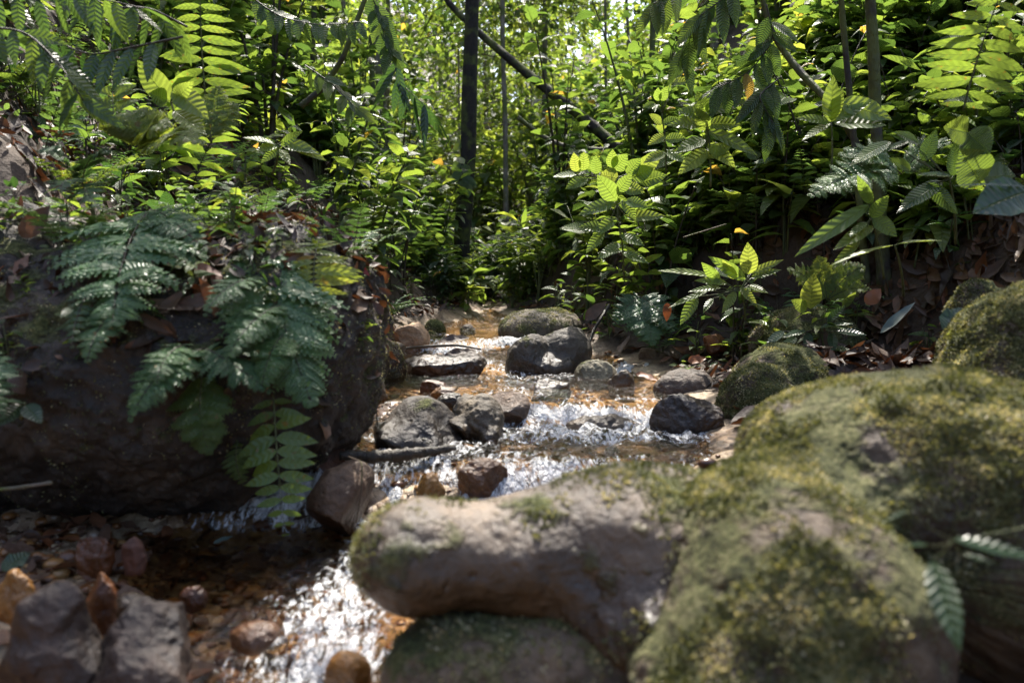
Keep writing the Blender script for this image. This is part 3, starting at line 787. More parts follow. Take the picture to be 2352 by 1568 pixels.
# ------------------------------------------------------------------ leaf litter
def litter():
    r = np.random.RandomState(15)
    mb = MB()
    n = 9000
    y = 1.6 + 6 * r.uniform(0, 1, n) ** 1.3
    hw = y * .72
    x = r.uniform(-1, 1, n) * hw
    # extra on the slope at the right and the bare left bank
    x = np.concatenate([x, r.normal(1.35, .35, 1800), r.normal(-1.35, .35, 1500)])
    y = np.concatenate([y, r.normal(2.7, .35, 1800), r.normal(3.7, .6, 1500)])
    ok = ((x < xl(y) - .06) | (x > xr(y) + .08)) & ~((y < 2.2) & (x < 0)) & (y > 1.3)
    x, y = x[ok], y[ok]; n = len(x)
    z = ground_z(x, y)
    e = .02
    gx = (ground_z(x + e, y) - ground_z(x - e, y)) / (2 * e); gy = (ground_z(x, y + e) - ground_z(x, y - e)) / (2 * e)
    nn = nrm(np.stack([-gx, -gy, np.ones(n)], -1) + r.normal(size=(n, 3)) * .35)
    d = nrm(np.cross(nn, r.normal(size=(n, 3))))
    L = r.uniform(.03, .11, n)
    leaves(mb, np.stack([x, y, z + .006 + .015 * r.uniform(0, 1, n)], -1) - d * L[:, None] * .5, d, nn, L, L * r.uniform(.16, .3, n), 'mid', r.uniform(-.5, .4, n), r.uniform(-.3, .7), rnd=r.uniform(0, 1, n), wave=.35)
    FBV, FBN = FERNB
    ti = np.where(FBN[:, 2] > .35)[0]; m = 700; pick = r.choice(ti, m); p = FBV[pick]; nn = nrm(FBN[pick] + r.normal(size=(m, 3)) * .35)
    d = nrm(np.cross(nn, r.normal(size=(m, 3)))); L = r.uniform(.02, .09, m)
    leaves(mb, p + nn * .006 - d * L[:, None] * .5, d, nn, L, L * r.uniform(.16, .3, m), 'mid', r.uniform(-.5, .4, m), .4, rnd=r.uniform(0, 1, m), wave=.35)
    m = 620; x = r.uniform(-1.3, -.38, m); y = r.uniform(.95, 1.95, m); z = ground_z(x, y)
    ok = (x > -1.3) & (r.uniform(0, 1, m) < sm(-.2, -.7, x) + .25); x, y, z = x[ok], y[ok], z[ok]; m = len(x)
    nn = nrm(np.array([0, 0, 1]) + r.normal(size=(m, 3)) * .3); d = nrm(np.cross(nn, r.normal(size=(m, 3)))); L = r.uniform(.02, .075, m)
    leaves(mb, np.stack([x, y, z + .006 + .012 * r.uniform(0, 1, m)], -1), d, nn, L, L * r.uniform(.2, .4, m), 'mid', r.uniform(-.3, .3, m), .3, rnd=r.uniform(.2, 1, m), wave=.3)
    tag(link('leaf_litter', mb.mesh('leaf_litter', M['dead'])), 'brown fallen leaves covering both banks', 'leaf litter', kind='stuff')
    # twigs lying among them
    mb = MB()
    for k in range(260):
        yy = r.uniform(1.9, 5.5); s = r.choice([-1, 1])
        xx = (xl(yy) - r.uniform(.1, 1.2)) if s < 0 else (xr(yy) + r.uniform(.15, 1.3))
        if yy < 2.4 and s < 0: continue
        a = r.uniform(0, PI); ln = r.uniform(.06, .35)
        pts = []
        for t in np.linspace(0, 1, 6):
            qx, qy = xx + math.cos(a) * ln * t, yy + math.sin(a) * ln * t
            pts.append((qx, qy, float(ground_z(qx, qy)) + .012 + .02 * math.sin(t * 3 + k)))
        tube(mb, pts, [r.uniform(.0015, .004), .001], 5)
    tag(link('twig_litter', mb.mesh('twig_litter', M['twig'])), 'thin broken twigs strewn over the leaf litter', 'twigs', kind='stuff')
litter()

# ------------------------------------------------------------------ ferns
def frond(mb, smb, a, c, b, width, pairs=16, style='lobed', n_up=(0, 0, 1), kind='lo', ang=.35, rnd=None, start=.12, droop=.2, rad=.0018, seed=0, pw=.16):
    """one fern frond from a to b, bending by c; width: full width in metres"""
    r = np.random.RandomState(seed)
    pts = bez(a, c, b, 24)
    tube(smb, pts, [rad, rad * .3], 5, r=.3)
    ts = np.linspace(start, .985, pairs)
    tt = np.linspace(0, 1, 24)
    tg = nrm(np.gradient(pts, axis=0))
    P_, T_ = [np.stack([np.interp(ts, tt, q[:, k]) for k in range(3)], -1) for q in (pts, tg)]
    T_ = nrm(T_)
    up = np.broadcast_to(np.asarray(n_up, float), P_.shape)
    S = nrm(np.cross(T_, up)); U = np.cross(S, T_)
    prof = np.minimum(1, (ts - start + .06) / (.22) * .6 + .35) * np.clip((1.02 - ts) / .62, 0, 1) ** .75
    base_r = r.uniform(.25, .75) if rnd is None else rnd
    for sgn in (-1, 1):
        Lp = width / 2 * prof * r.uniform(.9, 1.08, pairs)
        d = nrm(S * sgn * math.cos(ang) + T_ * math.sin(ang) + U * (.12 + r.normal(size=(pairs, 1)) * .16) + r.normal(size=(pairs, 3)) * .07)
        if style == 'simple':
            leaves(mb, P_, d, U, Lp, Lp * pw, kind, droop + r.uniform(-.1, .3, pairs), .18, rnd=np.clip(base_r + r.uniform(-.2, .2, pairs), 0, 1), wave=.12)
        else:
            leaves(mb, P_, d, U, Lp, Lp * pw * .55, 'mid', droop, .1, rnd=np.full(pairs, base_r))
            m = 9
            q = np.linspace(.05, .97, m)
            # costa of each pinna bends down
            cp = P_[:, None] + d[:, None] * (q[None, :, None] * Lp[:, None, None]) - U[:, None] * (droop * q[None, :, None] ** 2 * Lp[:, None, None])
            cd = nrm(d[:, None] - U[:, None] * (2 * droop * q[None, :, None]))
            side = nrm(np.cross(cd, np.broadcast_to(U[:, None], cd.shape)))
            lob = width / 2 * pw * 1.15 * (1 - q ** 2.2 * .85)[None, :] * prof[:, None] ** .5
            for s2 in (-1, 1):
                dd = nrm(side * s2 + cd * .55)
                ld = lob.reshape(-1)
                leaves(mb, cp.reshape(-1, 3), dd.reshape(-1, 3), np.repeat(U, m, 0) + r.normal(size=(pairs * m, 3)) * .15, ld, ld * .35, kind, .15, .12,
                       rnd=np.clip(base_r + r.uniform(-.15, .15, pairs * m), 0, 1))
            for k in range(0, pairs, 1):
                tube(smb, cp[k][::4], [rad * .35, rad * .2], 3, r=.3)
    return mb

from mathutils.bvhtree import BVHTree
FB_TREE = BVHTree.FromPolygons([tuple(p) for p in FERNB[0][::1]], [tuple(int(k) for k in q) for q in ico(8)[1]])
def snap(q, off):
    d = Vector(P(q[0], q[1], 1.0)) - Vector((0, 0, CAM_H)); o = Vector((0, 0, CAM_H))
    h = FB_TREE.ray_cast(o, d.normalized(), 6.0)[0]
    if h is None: return q
    return (q[0], q[1], min(q[2], h.y - off))
def hero_fern(label, mat, fronds, base=None, group=None, name='fern', cat='fern'):
    """fronds: list of dict(a=(px,py,d), b=(px,py,d), lift=metres the middle rises, w=picture units)"""
    fronds = [dict(q, a=snap(q['a'], .01), b=snap(q['b'], .10)) for q in fronds]
    a0 = P(*fronds[0]['a']) if base is None else P(*base)
    t = thing(name, label, cat, a0, group)
    for k, q in enumerate(fronds):
        a, b = P(*q['a']), P(*q['b'])
        c = (a + b) / 2 + np.array([q.get('cx', 0), -.05 if q['b'][2] < 2 else 0, q.get('lift', .05)])
        w = q['w'] * (1.3 if q.get('style', 'lobed') == 'lobed' else 1.1) * (q['a'][2] + q['b'][2]) / 2 / F
        mb, smb = MB(), MB()
        if base is not None:
            tube(smb, bez(a0, (a0 + a) / 2 + np.array([0, 0, .02]), a, 8), [.002, .002], 5, r=.3)
        frond(mb, smb, a, c, b, w, q.get('n', 15), q.get('style', 'lobed'), q.get('up', (0, -.45, 1)), q.get('kind', 'lo' if q.get('style', 'lobed') == 'lobed' else 'hi'),
              q.get('ang', .35), q.get('rnd'), q.get('start', .08), q.get('droop', .2), q.get('rad', .0018), seed=k + int(q['w']), pw=q.get('pw', .16) * (1.35 if q.get('style', 'lobed') == 'lobed' else .92))
        fo = part('frond', mb, M[mat], t, a0)
        st = link('midrib', smb.mesh('midrib', M['darkstem' if mat != 'fernlit' else 'stem'], a0), fo)
    return t

hero_fern('large silvery fern arching over the left boulder, nearest the left edge', 'fern',
  [dict(a=(345, 482, 1.85), b=(258, 742, 1.55), lift=.05, w=300, n=15, ang=.25, droop=.35, up=(0, -.5, 1)),
   dict(a=(345, 482, 1.85), b=(470, 575, 1.7), lift=.04, w=120, n=12),
   dict(a=(240, 640, 1.7), b=(165, 800, 1.6), lift=.03, w=70, n=13, rnd=.1),
   dict(a=(300, 690, 1.7), b=(200, 830, 1.58), lift=.03, w=110, n=14, rnd=.6)])
hero_fern('glistening blue-green fern cascading down the middle of the left boulder', 'fern',
  [dict(a=(580, 560, 1.85), b=(715, 925, 1.6), lift=.06, w=290, n=17, ang=.7, droop=.3, up=(.1, -.6, 1)),
   dict(a=(600, 640, 1.75), b=(470, 725, 1.6), lift=.04, w=90, n=13),
   dict(a=(650, 700, 1.72), b=(520, 830, 1.6), lift=.04, w=110, n=13),
   dict(a=(660, 760, 1.7), b=(600, 895, 1.6), lift=.03, w=110, n=13)])
hero_fern('dark narrow fern drooping low on the front of the left boulder', 'fern',
  [dict(a=(470, 800, 1.7), b=(298, 965, 1.55), lift=.05, w=140, n=16, rnd=.3),
   dict(a=(470, 800, 1.7), b=(620, 900, 1.6), lift=.03, w=120, n=14, rnd=.2),
   dict(a=(430, 790, 1.7), b=(360, 880, 1.6), lift=.03, w=100, n=12)])
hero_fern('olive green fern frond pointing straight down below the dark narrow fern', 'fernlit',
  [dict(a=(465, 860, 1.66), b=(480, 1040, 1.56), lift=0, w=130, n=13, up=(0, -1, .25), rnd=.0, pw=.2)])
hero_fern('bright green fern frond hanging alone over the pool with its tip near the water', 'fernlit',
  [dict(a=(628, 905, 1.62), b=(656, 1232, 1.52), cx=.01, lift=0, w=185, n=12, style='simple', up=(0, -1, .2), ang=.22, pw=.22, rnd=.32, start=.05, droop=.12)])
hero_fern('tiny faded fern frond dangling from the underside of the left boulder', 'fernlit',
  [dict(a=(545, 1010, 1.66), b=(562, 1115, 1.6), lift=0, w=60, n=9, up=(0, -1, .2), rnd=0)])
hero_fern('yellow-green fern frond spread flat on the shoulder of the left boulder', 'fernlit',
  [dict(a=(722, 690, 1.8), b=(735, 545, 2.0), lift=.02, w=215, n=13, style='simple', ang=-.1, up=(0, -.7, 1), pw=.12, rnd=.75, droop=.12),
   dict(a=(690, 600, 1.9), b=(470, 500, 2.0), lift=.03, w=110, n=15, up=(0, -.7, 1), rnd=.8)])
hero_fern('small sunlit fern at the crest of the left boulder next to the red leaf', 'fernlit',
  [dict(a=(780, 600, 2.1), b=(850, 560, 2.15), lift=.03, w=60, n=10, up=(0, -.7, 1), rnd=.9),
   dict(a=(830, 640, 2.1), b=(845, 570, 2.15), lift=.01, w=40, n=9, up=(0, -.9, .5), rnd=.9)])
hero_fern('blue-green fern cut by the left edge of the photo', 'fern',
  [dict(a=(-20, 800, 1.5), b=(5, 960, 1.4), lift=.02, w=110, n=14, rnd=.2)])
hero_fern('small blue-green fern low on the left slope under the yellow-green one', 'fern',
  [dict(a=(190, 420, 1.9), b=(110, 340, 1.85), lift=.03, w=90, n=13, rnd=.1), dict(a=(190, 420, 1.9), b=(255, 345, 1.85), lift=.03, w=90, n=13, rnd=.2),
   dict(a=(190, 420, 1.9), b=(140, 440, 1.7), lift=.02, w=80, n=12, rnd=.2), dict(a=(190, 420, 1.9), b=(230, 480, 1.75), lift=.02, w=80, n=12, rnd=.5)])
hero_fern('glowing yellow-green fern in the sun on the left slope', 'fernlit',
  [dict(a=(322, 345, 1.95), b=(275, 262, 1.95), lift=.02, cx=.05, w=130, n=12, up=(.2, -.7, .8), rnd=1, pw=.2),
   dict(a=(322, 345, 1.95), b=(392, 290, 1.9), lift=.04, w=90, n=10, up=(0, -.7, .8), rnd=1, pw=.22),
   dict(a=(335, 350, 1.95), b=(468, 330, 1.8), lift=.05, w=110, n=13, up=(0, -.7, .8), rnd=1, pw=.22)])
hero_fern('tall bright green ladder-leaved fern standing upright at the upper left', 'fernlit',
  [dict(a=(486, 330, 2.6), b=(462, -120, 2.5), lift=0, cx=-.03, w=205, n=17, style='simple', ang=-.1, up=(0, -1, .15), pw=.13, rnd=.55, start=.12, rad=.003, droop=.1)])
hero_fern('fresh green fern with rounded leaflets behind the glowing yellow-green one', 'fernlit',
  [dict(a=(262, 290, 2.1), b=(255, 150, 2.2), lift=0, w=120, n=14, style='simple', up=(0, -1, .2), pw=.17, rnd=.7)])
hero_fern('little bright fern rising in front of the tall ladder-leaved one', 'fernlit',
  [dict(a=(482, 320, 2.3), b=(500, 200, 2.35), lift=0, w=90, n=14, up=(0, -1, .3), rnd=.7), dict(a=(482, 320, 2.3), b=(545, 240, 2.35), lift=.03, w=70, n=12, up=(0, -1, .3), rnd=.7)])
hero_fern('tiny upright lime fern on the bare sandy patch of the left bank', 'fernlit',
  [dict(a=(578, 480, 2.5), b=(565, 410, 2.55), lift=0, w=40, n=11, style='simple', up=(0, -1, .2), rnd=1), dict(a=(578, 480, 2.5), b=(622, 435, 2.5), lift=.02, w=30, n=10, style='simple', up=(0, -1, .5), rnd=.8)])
hero_fern('dark green fern hanging from the undercut right bank', 'fern',
  [dict(a=(1470, 680, 3.5), b=(1500, 790, 3.35), lift=.02, w=110, n=15, up=(0, -1, .4), rnd=.35), dict(a=(1470, 680, 3.5), b=(1545, 760, 3.35), lift=.04, w=80, n=13, up=(0, -1, .4), rnd=.1),
   dict(a=(1470, 680, 3.5), b=(1410, 745, 3.4), lift=.03, w=60, n=12, up=(0, -1, .4), rnd=.1)])
hero_fern('feathery bright fern beside the yellow-green fern on the right bank', 'fernlit',
  [dict(a=(1900, 690, 2.9), b=(1810, 620, 2.85), lift=.05, w=70, n=13, up=(0, -.8, .7), rnd=.7), dict(a=(1900, 690, 2.9), b=(1880, 590, 2.9), lift=.02, w=70, n=13, up=(0, -.9, .5), rnd=.8),
   dict(a=(1900, 690, 2.9), b=(1985, 615, 2.85), lift=.05, w=80, n=13, up=(0, -.8, .6), rnd=.6), dict(a=(1900, 690, 2.9), b=(2000, 665, 2.8), lift=.04, w=50, n=12, up=(0, -.8, .6), rnd=.9)])
hero_fern('large light green ladder-leaved fern arching in at the upper right corner', 'fernlit',
  [dict(a=(2212, 255, 2.2), b=(2330, -90, 2.1), lift=0, cx=-.02, w=240, n=12, style='simple', ang=-.15, up=(0, -1, .3), pw=.13, rnd=.3, rad=.003, start=.05, droop=.12)])
hero_fern('spreading feathery fern shaded under the big leaves of the right bank', 'fern',
  [dict(a=(2070, 400, 2.4), b=(1860, 450, 2.3), lift=.06, w=120, n=18, up=(0, -.7, .9), rnd=1), dict(a=(2070, 400, 2.4), b=(1930, 355, 2.4), lift=.05, w=100, n=16, up=(0, -.7, .9), rnd=1),
   dict(a=(2070, 400, 2.4), b=(2180, 330, 2.3), lift=.05, w=100, n=16, up=(0, -.7, .9), rnd=.8)])

# ------------------------------------------------------------------ leafy plants drawn leaf by leaf
def hero_plant(name, label, cat, mat, node, foot, lv, stem_w=.0035, group=None, stemmat='stem', leafparts=True):
    """node, foot: (px,py,d); lv: (base px,py, tip px,py, half width, [facing], [depth], [depth of tip])"""
    f_ = P(*foot)
    t = thing(name, label, cat, f_, group)
    smb = MB()
    nd = P(*node)
    tube(smb, bez(f_, (f_ + nd) / 2 + np.array([.012, 0, 0]), nd, 14), [stem_w * 1.2, stem_w * .7], 7, r=.3)
    for i, q in enumerate(lv):
        bx_, by_, tx, ty, hw = q[:5]
        face = q[5] if len(q) > 5 else .6
        d0 = node[2] if len(q) < 7 else q[6]
        d1 = d0 - .04 if len(q) < 8 else q[7]
        a, b = P(bx_, by_, d0), P(tx, ty, d1)
        L = np.linalg.norm(b - a)
        dv = (b - a) / L
        view = nrm(np.array([0, 0, CAM_H]) - a)
        u = nrm(np.array([0, 0, 1.0]) * (1 - face) + view * face + np.array([(i % 3 - 1) * .2, 0, 0]))
        if np.linalg.norm(a - nd) > .01:
            tube(smb, bez(nd, (nd + a) / 2 - np.array([0, 0, .006]), a, 6), [stem_w * .5, stem_w * .4], 5, r=.3)
        mb = MB()
        leaves(mb, a + dv * 0, dv, u, L * 1.06, hw * 1.3 * d0 / F, 'hi', .10, .22, rnd=q[8] if len(q) > 8 else rs.choice([rs.uniform(.3, .6), rs.uniform(.68, .95)]), wave=.10)
        part('leaf', mb, M[mat], t, f_)
    part('stem', smb, M[stemmat], t, f_)
    return t

hero_plant('sapling', 'sapling with a whorl of broad lime leaves standing above the right bank', 'sapling', 'bright', (1909, 281, 2.6), (1905, 420, 2.62),
  [(1909, 281, 1912, 176, 19, .9), (1906, 281, 1834, 266, 12), (1906, 284, 1845, 315, 11, .4), (1911, 280, 1997, 230, 15), (1929, 236, 2051, 268, 26, .6), (1915, 284, 2036, 279, 24, .5), (1909, 276, 1934, 205, 14, .9)])
hero_plant('sapling', 'leafy sapling with bright leaves up its thin stem, upper middle of the right bank', 'sapling', 'bright', (1622, 262, 3.0), (1632, 430, 3.0),
  [(1622, 258, 1714, 227, 18), (1620, 258, 1602, 212, 15, .9), (1618, 268, 1560, 250, 16), (1618, 285, 1538, 282, 17), (1625, 285, 1700, 282, 17), (1625, 300, 1744, 350, 17), (1620, 320, 1552, 345, 18),
   (1626, 330, 1690, 380, 17), (1624, 345, 1560, 395, 18), (1626, 262, 1650, 214, 14, .9), (1624, 300, 1600, 250, 16, .8), (1624, 360, 1680, 330, 16)])
hero_plant('sapling', 'low sapling with long pointed light green leaves leaning over the stream from the right bank', 'sapling', 'bright', (1417, 470, 3.5), (1434, 640, 3.6),
  [(1417, 461, 1373, 405, 20, .9), (1412, 464, 1330, 488, 16), (1395, 524, 1332, 518, 14), (1387, 532, 1347, 577, 13, .8), (1436, 461, 1488, 472, 14), (1430, 460, 1461, 503, 12, .8), (1440, 499, 1528, 492, 14),
   (1417, 500, 1360, 540, 14), (1425, 540, 1480, 560, 14), (1425, 560, 1372, 590, 13), (1420, 440, 1450, 400, 14, .9), (1430, 580, 1490, 600, 12)])
hero_plant('shrub', 'rounded-leaf shrub with lime tips against the dark hollow at mid-height right of centre', 'shrub', 'bright', (1400, 410, 3.9), (1440, 560, 4.0),
  [(1324, 401, 1272, 402, 11, .5), (1324, 395, 1318, 352, 12, .9), (1340, 392, 1342, 350, 12, .9), (1369, 400, 1368, 358, 13, .9), (1406, 386, 1407, 345, 13, .9), (1410, 390, 1440, 355, 18, .9), (1440, 400, 1470, 364, 16, .9),
   (1450, 410, 1500, 385, 18, .8), (1420, 410, 1380, 400, 18, .8), (1430, 430, 1480, 440, 16), (1350, 410, 1300, 430, 14), (1460, 400, 1520, 350, 18, .8), (1470, 420, 1530, 400, 18, .7)])
hero_plant('shrub', 'shrub tip with small round yellow-green leaves high in the right middle', 'shrub', 'bright', (1520, 260, 3.6), (1530, 400, 3.7),
  [(1511, 232, 1511, 203, 9, .9), (1520, 232, 1530, 200, 10, .9), (1505, 238, 1478, 245, 8), (1510, 240, 1503, 255, 8), (1540, 190, 1590, 184, 10), (1555, 175, 1575, 160, 9), (1520, 285, 1494, 262, 10), (1520, 285, 1560, 270, 11), (1528, 310, 1490, 330, 11), (1528, 320, 1575, 315, 13), (1530, 350, 1480, 370, 12), (1530, 350, 1580, 370, 13)])
hero_plant('broadleaf_herb', 'broad-leaved herb with one long ribbed leaf sweeping down left, right bank', 'herb', 'bright', (2000, 500, 2.3), (2030, 640, 2.35),
  [(1996, 471, 1830, 576, 18, .75), (2006, 520, 1918, 565, 16, .6), (1975, 552, 1912, 610, 10, .6), (2002, 468, 1970, 408, 12, .9), (2006, 500, 2060, 540, 18, .6), (2000, 500, 2040, 450, 15, .8), (1990, 510, 1950, 540, 10, .6)])
hero_plant('broadleaf_herb', 'herb with two glossy wavy leaves seen edge-on reaching left and right, right bank', 'herb', 'bright', (2055, 563, 2.2), (2075, 680, 2.3),
  [(2055, 563, 1910, 592, 16, .12), (2055, 562, 2168, 543, 12, .15)])
hero_plant('broadleaf_herb', 'broad-leaved plant with crossing bright leaves at the far right of the bank', 'herb', 'quilt', (2180, 410, 2.2), (2195, 560, 2.3),
  [(2164, 416, 2064, 478, 20, .7), (2186, 405, 2112, 394, 10, .5), (2190, 404, 2195, 330, 15, .9), (2130, 420, 2200, 490, 16), (2092, 390, 2046, 361, 12, .7), (2096, 321, 2026, 344, 7, .5), (2045, 326, 1955, 370, 17, .6), (2110, 330, 2060, 300, 14), (2120, 370, 2150, 300, 16)])
hero_plant('broadleaf_herb', 'plant with big rounded translucent leaves by the right edge', 'herb', 'quilt', (2260, 400, 1.95), (2275, 520, 2.0),
  [(2222, 305, 2176, 292, 30, .85), (2222, 305, 2272, 350, 34, .85), (2250, 420, 2212, 345, 42, .8), (2260, 410, 2330, 400, 34, .5)], stemmat='darkstem')
hero_plant('broadleaf_herb', 'dark plant with one very large grey-green ribbed leaf at the right edge', 'herb', 'dark', (2370, 440, 1.7), (2400, 560, 1.7),
  [(2365, 438, 2246, 478, 48, .8), (2365, 430, 2200, 410, 4, .5)], stemmat='darkstem')
hero_plant('yellow_green_fern', 'yellow-green strap-leaved fern spreading its fronds from the right bank above the stones', 'fern', 'bright', (1700, 665, 2.95), (1712, 735, 3.0),
  [(1632, 634, 1517, 612, 11, .45), (1712, 642, 1633, 590, 14, .8), (1720, 630, 1719, 560, 19, .95), (1725, 628, 1798, 594, 9, .7), (1725, 638, 1792, 616, 9, .6), (1720, 655, 1764, 670, 8), (1652, 645, 1614, 606, 12, .85),
   (1601, 681, 1563, 742, 13, .7), (1625, 668, 1537, 700, 7, .5), (1637, 685, 1615, 715, 8), (1657, 660, 1584, 664, 9, .5), (1670, 650, 1600, 640, 10, .6), (1690, 640, 1660, 600, 10, .9), (1700, 660, 1740, 700, 10, .5), (1690, 670, 1660, 715, 10, .6)])
hero_plant('upright_leaf', 'single upright wavy lime leaf growing on the low mossy boulder', 'herb', 'bright', (1861, 710, 2.85), (1862, 722, 2.86),
  [(1861, 709, 1868, 630, 22, .95), (1852, 712, 1822, 690, 14, .8), (1935, 706, 1965, 672, 8, .8)])
hero_plant('creeping_herb', 'small dark creeping herb with glossy leaves over the low mossy boulder', 'herb', 'dark', (1860, 760, 2.75), (1860, 780, 2.78),
  [(1850, 760, 1800, 770, 10, .5), (1870, 755, 1960, 735, 8, .3), (1860, 765, 1850, 800, 10, .8), (1900, 740, 1940, 700, 10, .6), (1920, 760, 1990, 765, 10, .5), (1910, 765, 1915, 805, 11, .8), (1830, 775, 1790, 800, 10, .7), (1800, 760, 1760, 790, 10, .6)], stemmat='darkstem')
hero_plant('three_leaf_herb', 'little three-leaved plant low on the front of the left boulder at the left edge', 'herb', 'dark', (55, 925, 1.45), (50, 960, 1.5),
  [(52, 928, -5, 975, 17, .8), (58, 930, 92, 965, 19, .8), (55, 925, 20, 918, 10, .3)])
hero_plant('broadleaf_herb', 'plant with big ribbed lime leaf pair below the hanging leaves, upper left', 'herb', 'bright', (392, 235, 2.2), (400, 300, 2.25),
  [(390, 232, 315, 140, 26, .9), (398, 205, 475, 265, 26, .7), (400, 255, 470, 300, 22, .7), (385, 230, 345, 215, 20, .8), (400, 230, 440, 190, 16, .8)])
hero_plant('broadleaf_herb', 'herb with glowing pointed leaves on the left bank below the bare soil', 'herb', 'bright', (640, 330, 2.7), (625, 400, 2.75),
  [(650, 320, 745, 362, 14, .6), (640, 335, 580, 345, 12, .5), (645, 335, 690, 300, 11, .6), (655, 340, 725, 345, 13, .4), (640, 340, 600, 372, 10, .7), (645, 345, 665, 375, 10, .8), (630, 330, 560, 310, 12, .4)])
hero_plant('foreground_sprig', 'out-of-focus green sprig hanging over the mossy boulder at the right edge', 'herb', 'dark', (2190, 1240, .74), (2400, 1200, .76),
  [(2190, 1236, 2400, 1278, 18, .45, .74, .72), (2140, 1285, 2206, 1485, 30, .5, .74, .68), (2130, 1250, 2080, 1248, 6, .4, .74, .73), (2215, 1272, 2290, 1292, 7, .4, .74, .72), (2085, 1171, 2022, 1198, 4, .5, .74, .73)], stem_w=.001)

# large drooping lance-leaved fronds in the top left corner
def hero_spray(name, label, cat, mat, path, n, leafpx, hw, seed, hang=.9, stem_w=.003, stemmat='darkstem', group=None, rnd=None, ends=True):
    r = np.random.RandomState(seed)
    pts = np.array([P(*q) for q in path]); m = len(pts)
    tt = np.linspace(0, 1, m); ts = np.linspace(0, 1, 20)
    c = np.stack([np.interp(ts, tt, pts[:, k]) for k in range(3)], -1)
    for _ in range(4): c[1:-1] = (c[:-2] + c[1:-1] * 2 + c[2:]) / 4
    f_ = pts[0]
    t = thing(name, label, cat, f_, group)
    smb = MB(); tube(smb, c, [stem_w, stem_w * .5], 6, r=.3)
    part('stem', smb, M[stemmat], t, f_)
    mb = MB()
    ls = np.linspace(.12, 1, n); pp = np.stack([np.interp(ls, ts, c[:, k]) for k in range(3)], -1)
    tg = nrm(np.stack([np.interp(ls, ts, np.gradient(c, axis=0)[:, k]) for k in range(3)], -1))
    sgn = np.where(np.arange(n) % 2 == 0, 1.0, -1.0)[:, None]
    side = nrm(np.cross(tg, np.array([0, -.8, .6]))) * sgn
    dd = nrm(side * (1 - hang * .5) + np.array([0, 0, -hang]) + tg * .35 + r.normal(size=(n, 3)) * .15)
    L = leafpx * path[0][2] / F * r.uniform(.8, 1.15, n)
    leaves(mb, pp, dd, nrm(np.array([0, -.7, .5]) + r.normal(size=(n, 3)) * .3), L, hw * path[0][2] / F, 'hi', .12, .2, rnd=r.uniform(.2, .7, n) if rnd is None else rnd, wave=.08)
    part('foliage', mb, M[mat], t, f_)
    return t
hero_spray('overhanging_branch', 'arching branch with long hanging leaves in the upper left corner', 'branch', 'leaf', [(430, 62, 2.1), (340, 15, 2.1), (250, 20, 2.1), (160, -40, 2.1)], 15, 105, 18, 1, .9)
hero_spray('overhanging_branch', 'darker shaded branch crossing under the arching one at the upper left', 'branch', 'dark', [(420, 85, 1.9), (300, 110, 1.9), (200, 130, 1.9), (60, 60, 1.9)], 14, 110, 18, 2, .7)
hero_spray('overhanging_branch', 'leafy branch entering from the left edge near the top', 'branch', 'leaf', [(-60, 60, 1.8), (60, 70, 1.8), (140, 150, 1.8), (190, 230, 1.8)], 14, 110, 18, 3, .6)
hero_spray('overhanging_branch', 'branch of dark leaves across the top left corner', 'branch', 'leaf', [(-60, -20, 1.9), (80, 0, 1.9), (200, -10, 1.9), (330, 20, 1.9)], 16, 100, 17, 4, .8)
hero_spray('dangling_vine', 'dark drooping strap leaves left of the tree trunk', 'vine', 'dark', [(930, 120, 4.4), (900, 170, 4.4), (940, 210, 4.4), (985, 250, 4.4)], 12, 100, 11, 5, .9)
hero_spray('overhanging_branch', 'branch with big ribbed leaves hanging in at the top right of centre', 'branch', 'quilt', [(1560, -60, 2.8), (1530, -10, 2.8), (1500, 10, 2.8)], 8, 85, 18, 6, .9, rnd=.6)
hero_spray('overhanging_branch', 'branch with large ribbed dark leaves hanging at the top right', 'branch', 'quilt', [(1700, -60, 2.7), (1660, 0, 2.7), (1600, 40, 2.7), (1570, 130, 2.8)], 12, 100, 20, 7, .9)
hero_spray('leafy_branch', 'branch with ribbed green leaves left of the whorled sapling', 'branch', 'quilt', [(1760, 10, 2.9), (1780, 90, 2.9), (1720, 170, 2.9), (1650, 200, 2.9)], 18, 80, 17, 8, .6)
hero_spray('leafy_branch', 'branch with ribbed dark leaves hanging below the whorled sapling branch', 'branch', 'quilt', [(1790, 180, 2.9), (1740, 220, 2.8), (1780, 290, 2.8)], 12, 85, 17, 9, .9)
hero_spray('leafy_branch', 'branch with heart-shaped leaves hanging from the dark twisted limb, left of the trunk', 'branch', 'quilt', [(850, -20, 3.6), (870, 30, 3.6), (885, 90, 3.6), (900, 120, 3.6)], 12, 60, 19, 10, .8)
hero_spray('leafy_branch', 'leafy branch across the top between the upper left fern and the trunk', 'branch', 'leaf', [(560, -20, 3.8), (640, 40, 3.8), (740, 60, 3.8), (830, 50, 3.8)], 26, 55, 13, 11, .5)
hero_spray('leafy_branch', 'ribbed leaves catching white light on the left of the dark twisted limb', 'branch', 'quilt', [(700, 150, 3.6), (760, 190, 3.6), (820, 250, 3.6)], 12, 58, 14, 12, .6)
hero_spray('climbing_vine', 'climbing vine with pale ribbed round leaves halfway up the tree trunk', 'vine', 'quilt', [(1062, 300, 6.3), (1068, 360, 6.25), (1058, 410, 6.2), (1075, 420, 6.2)], 9, 42, 13, 13, .5, stem_w=.004)

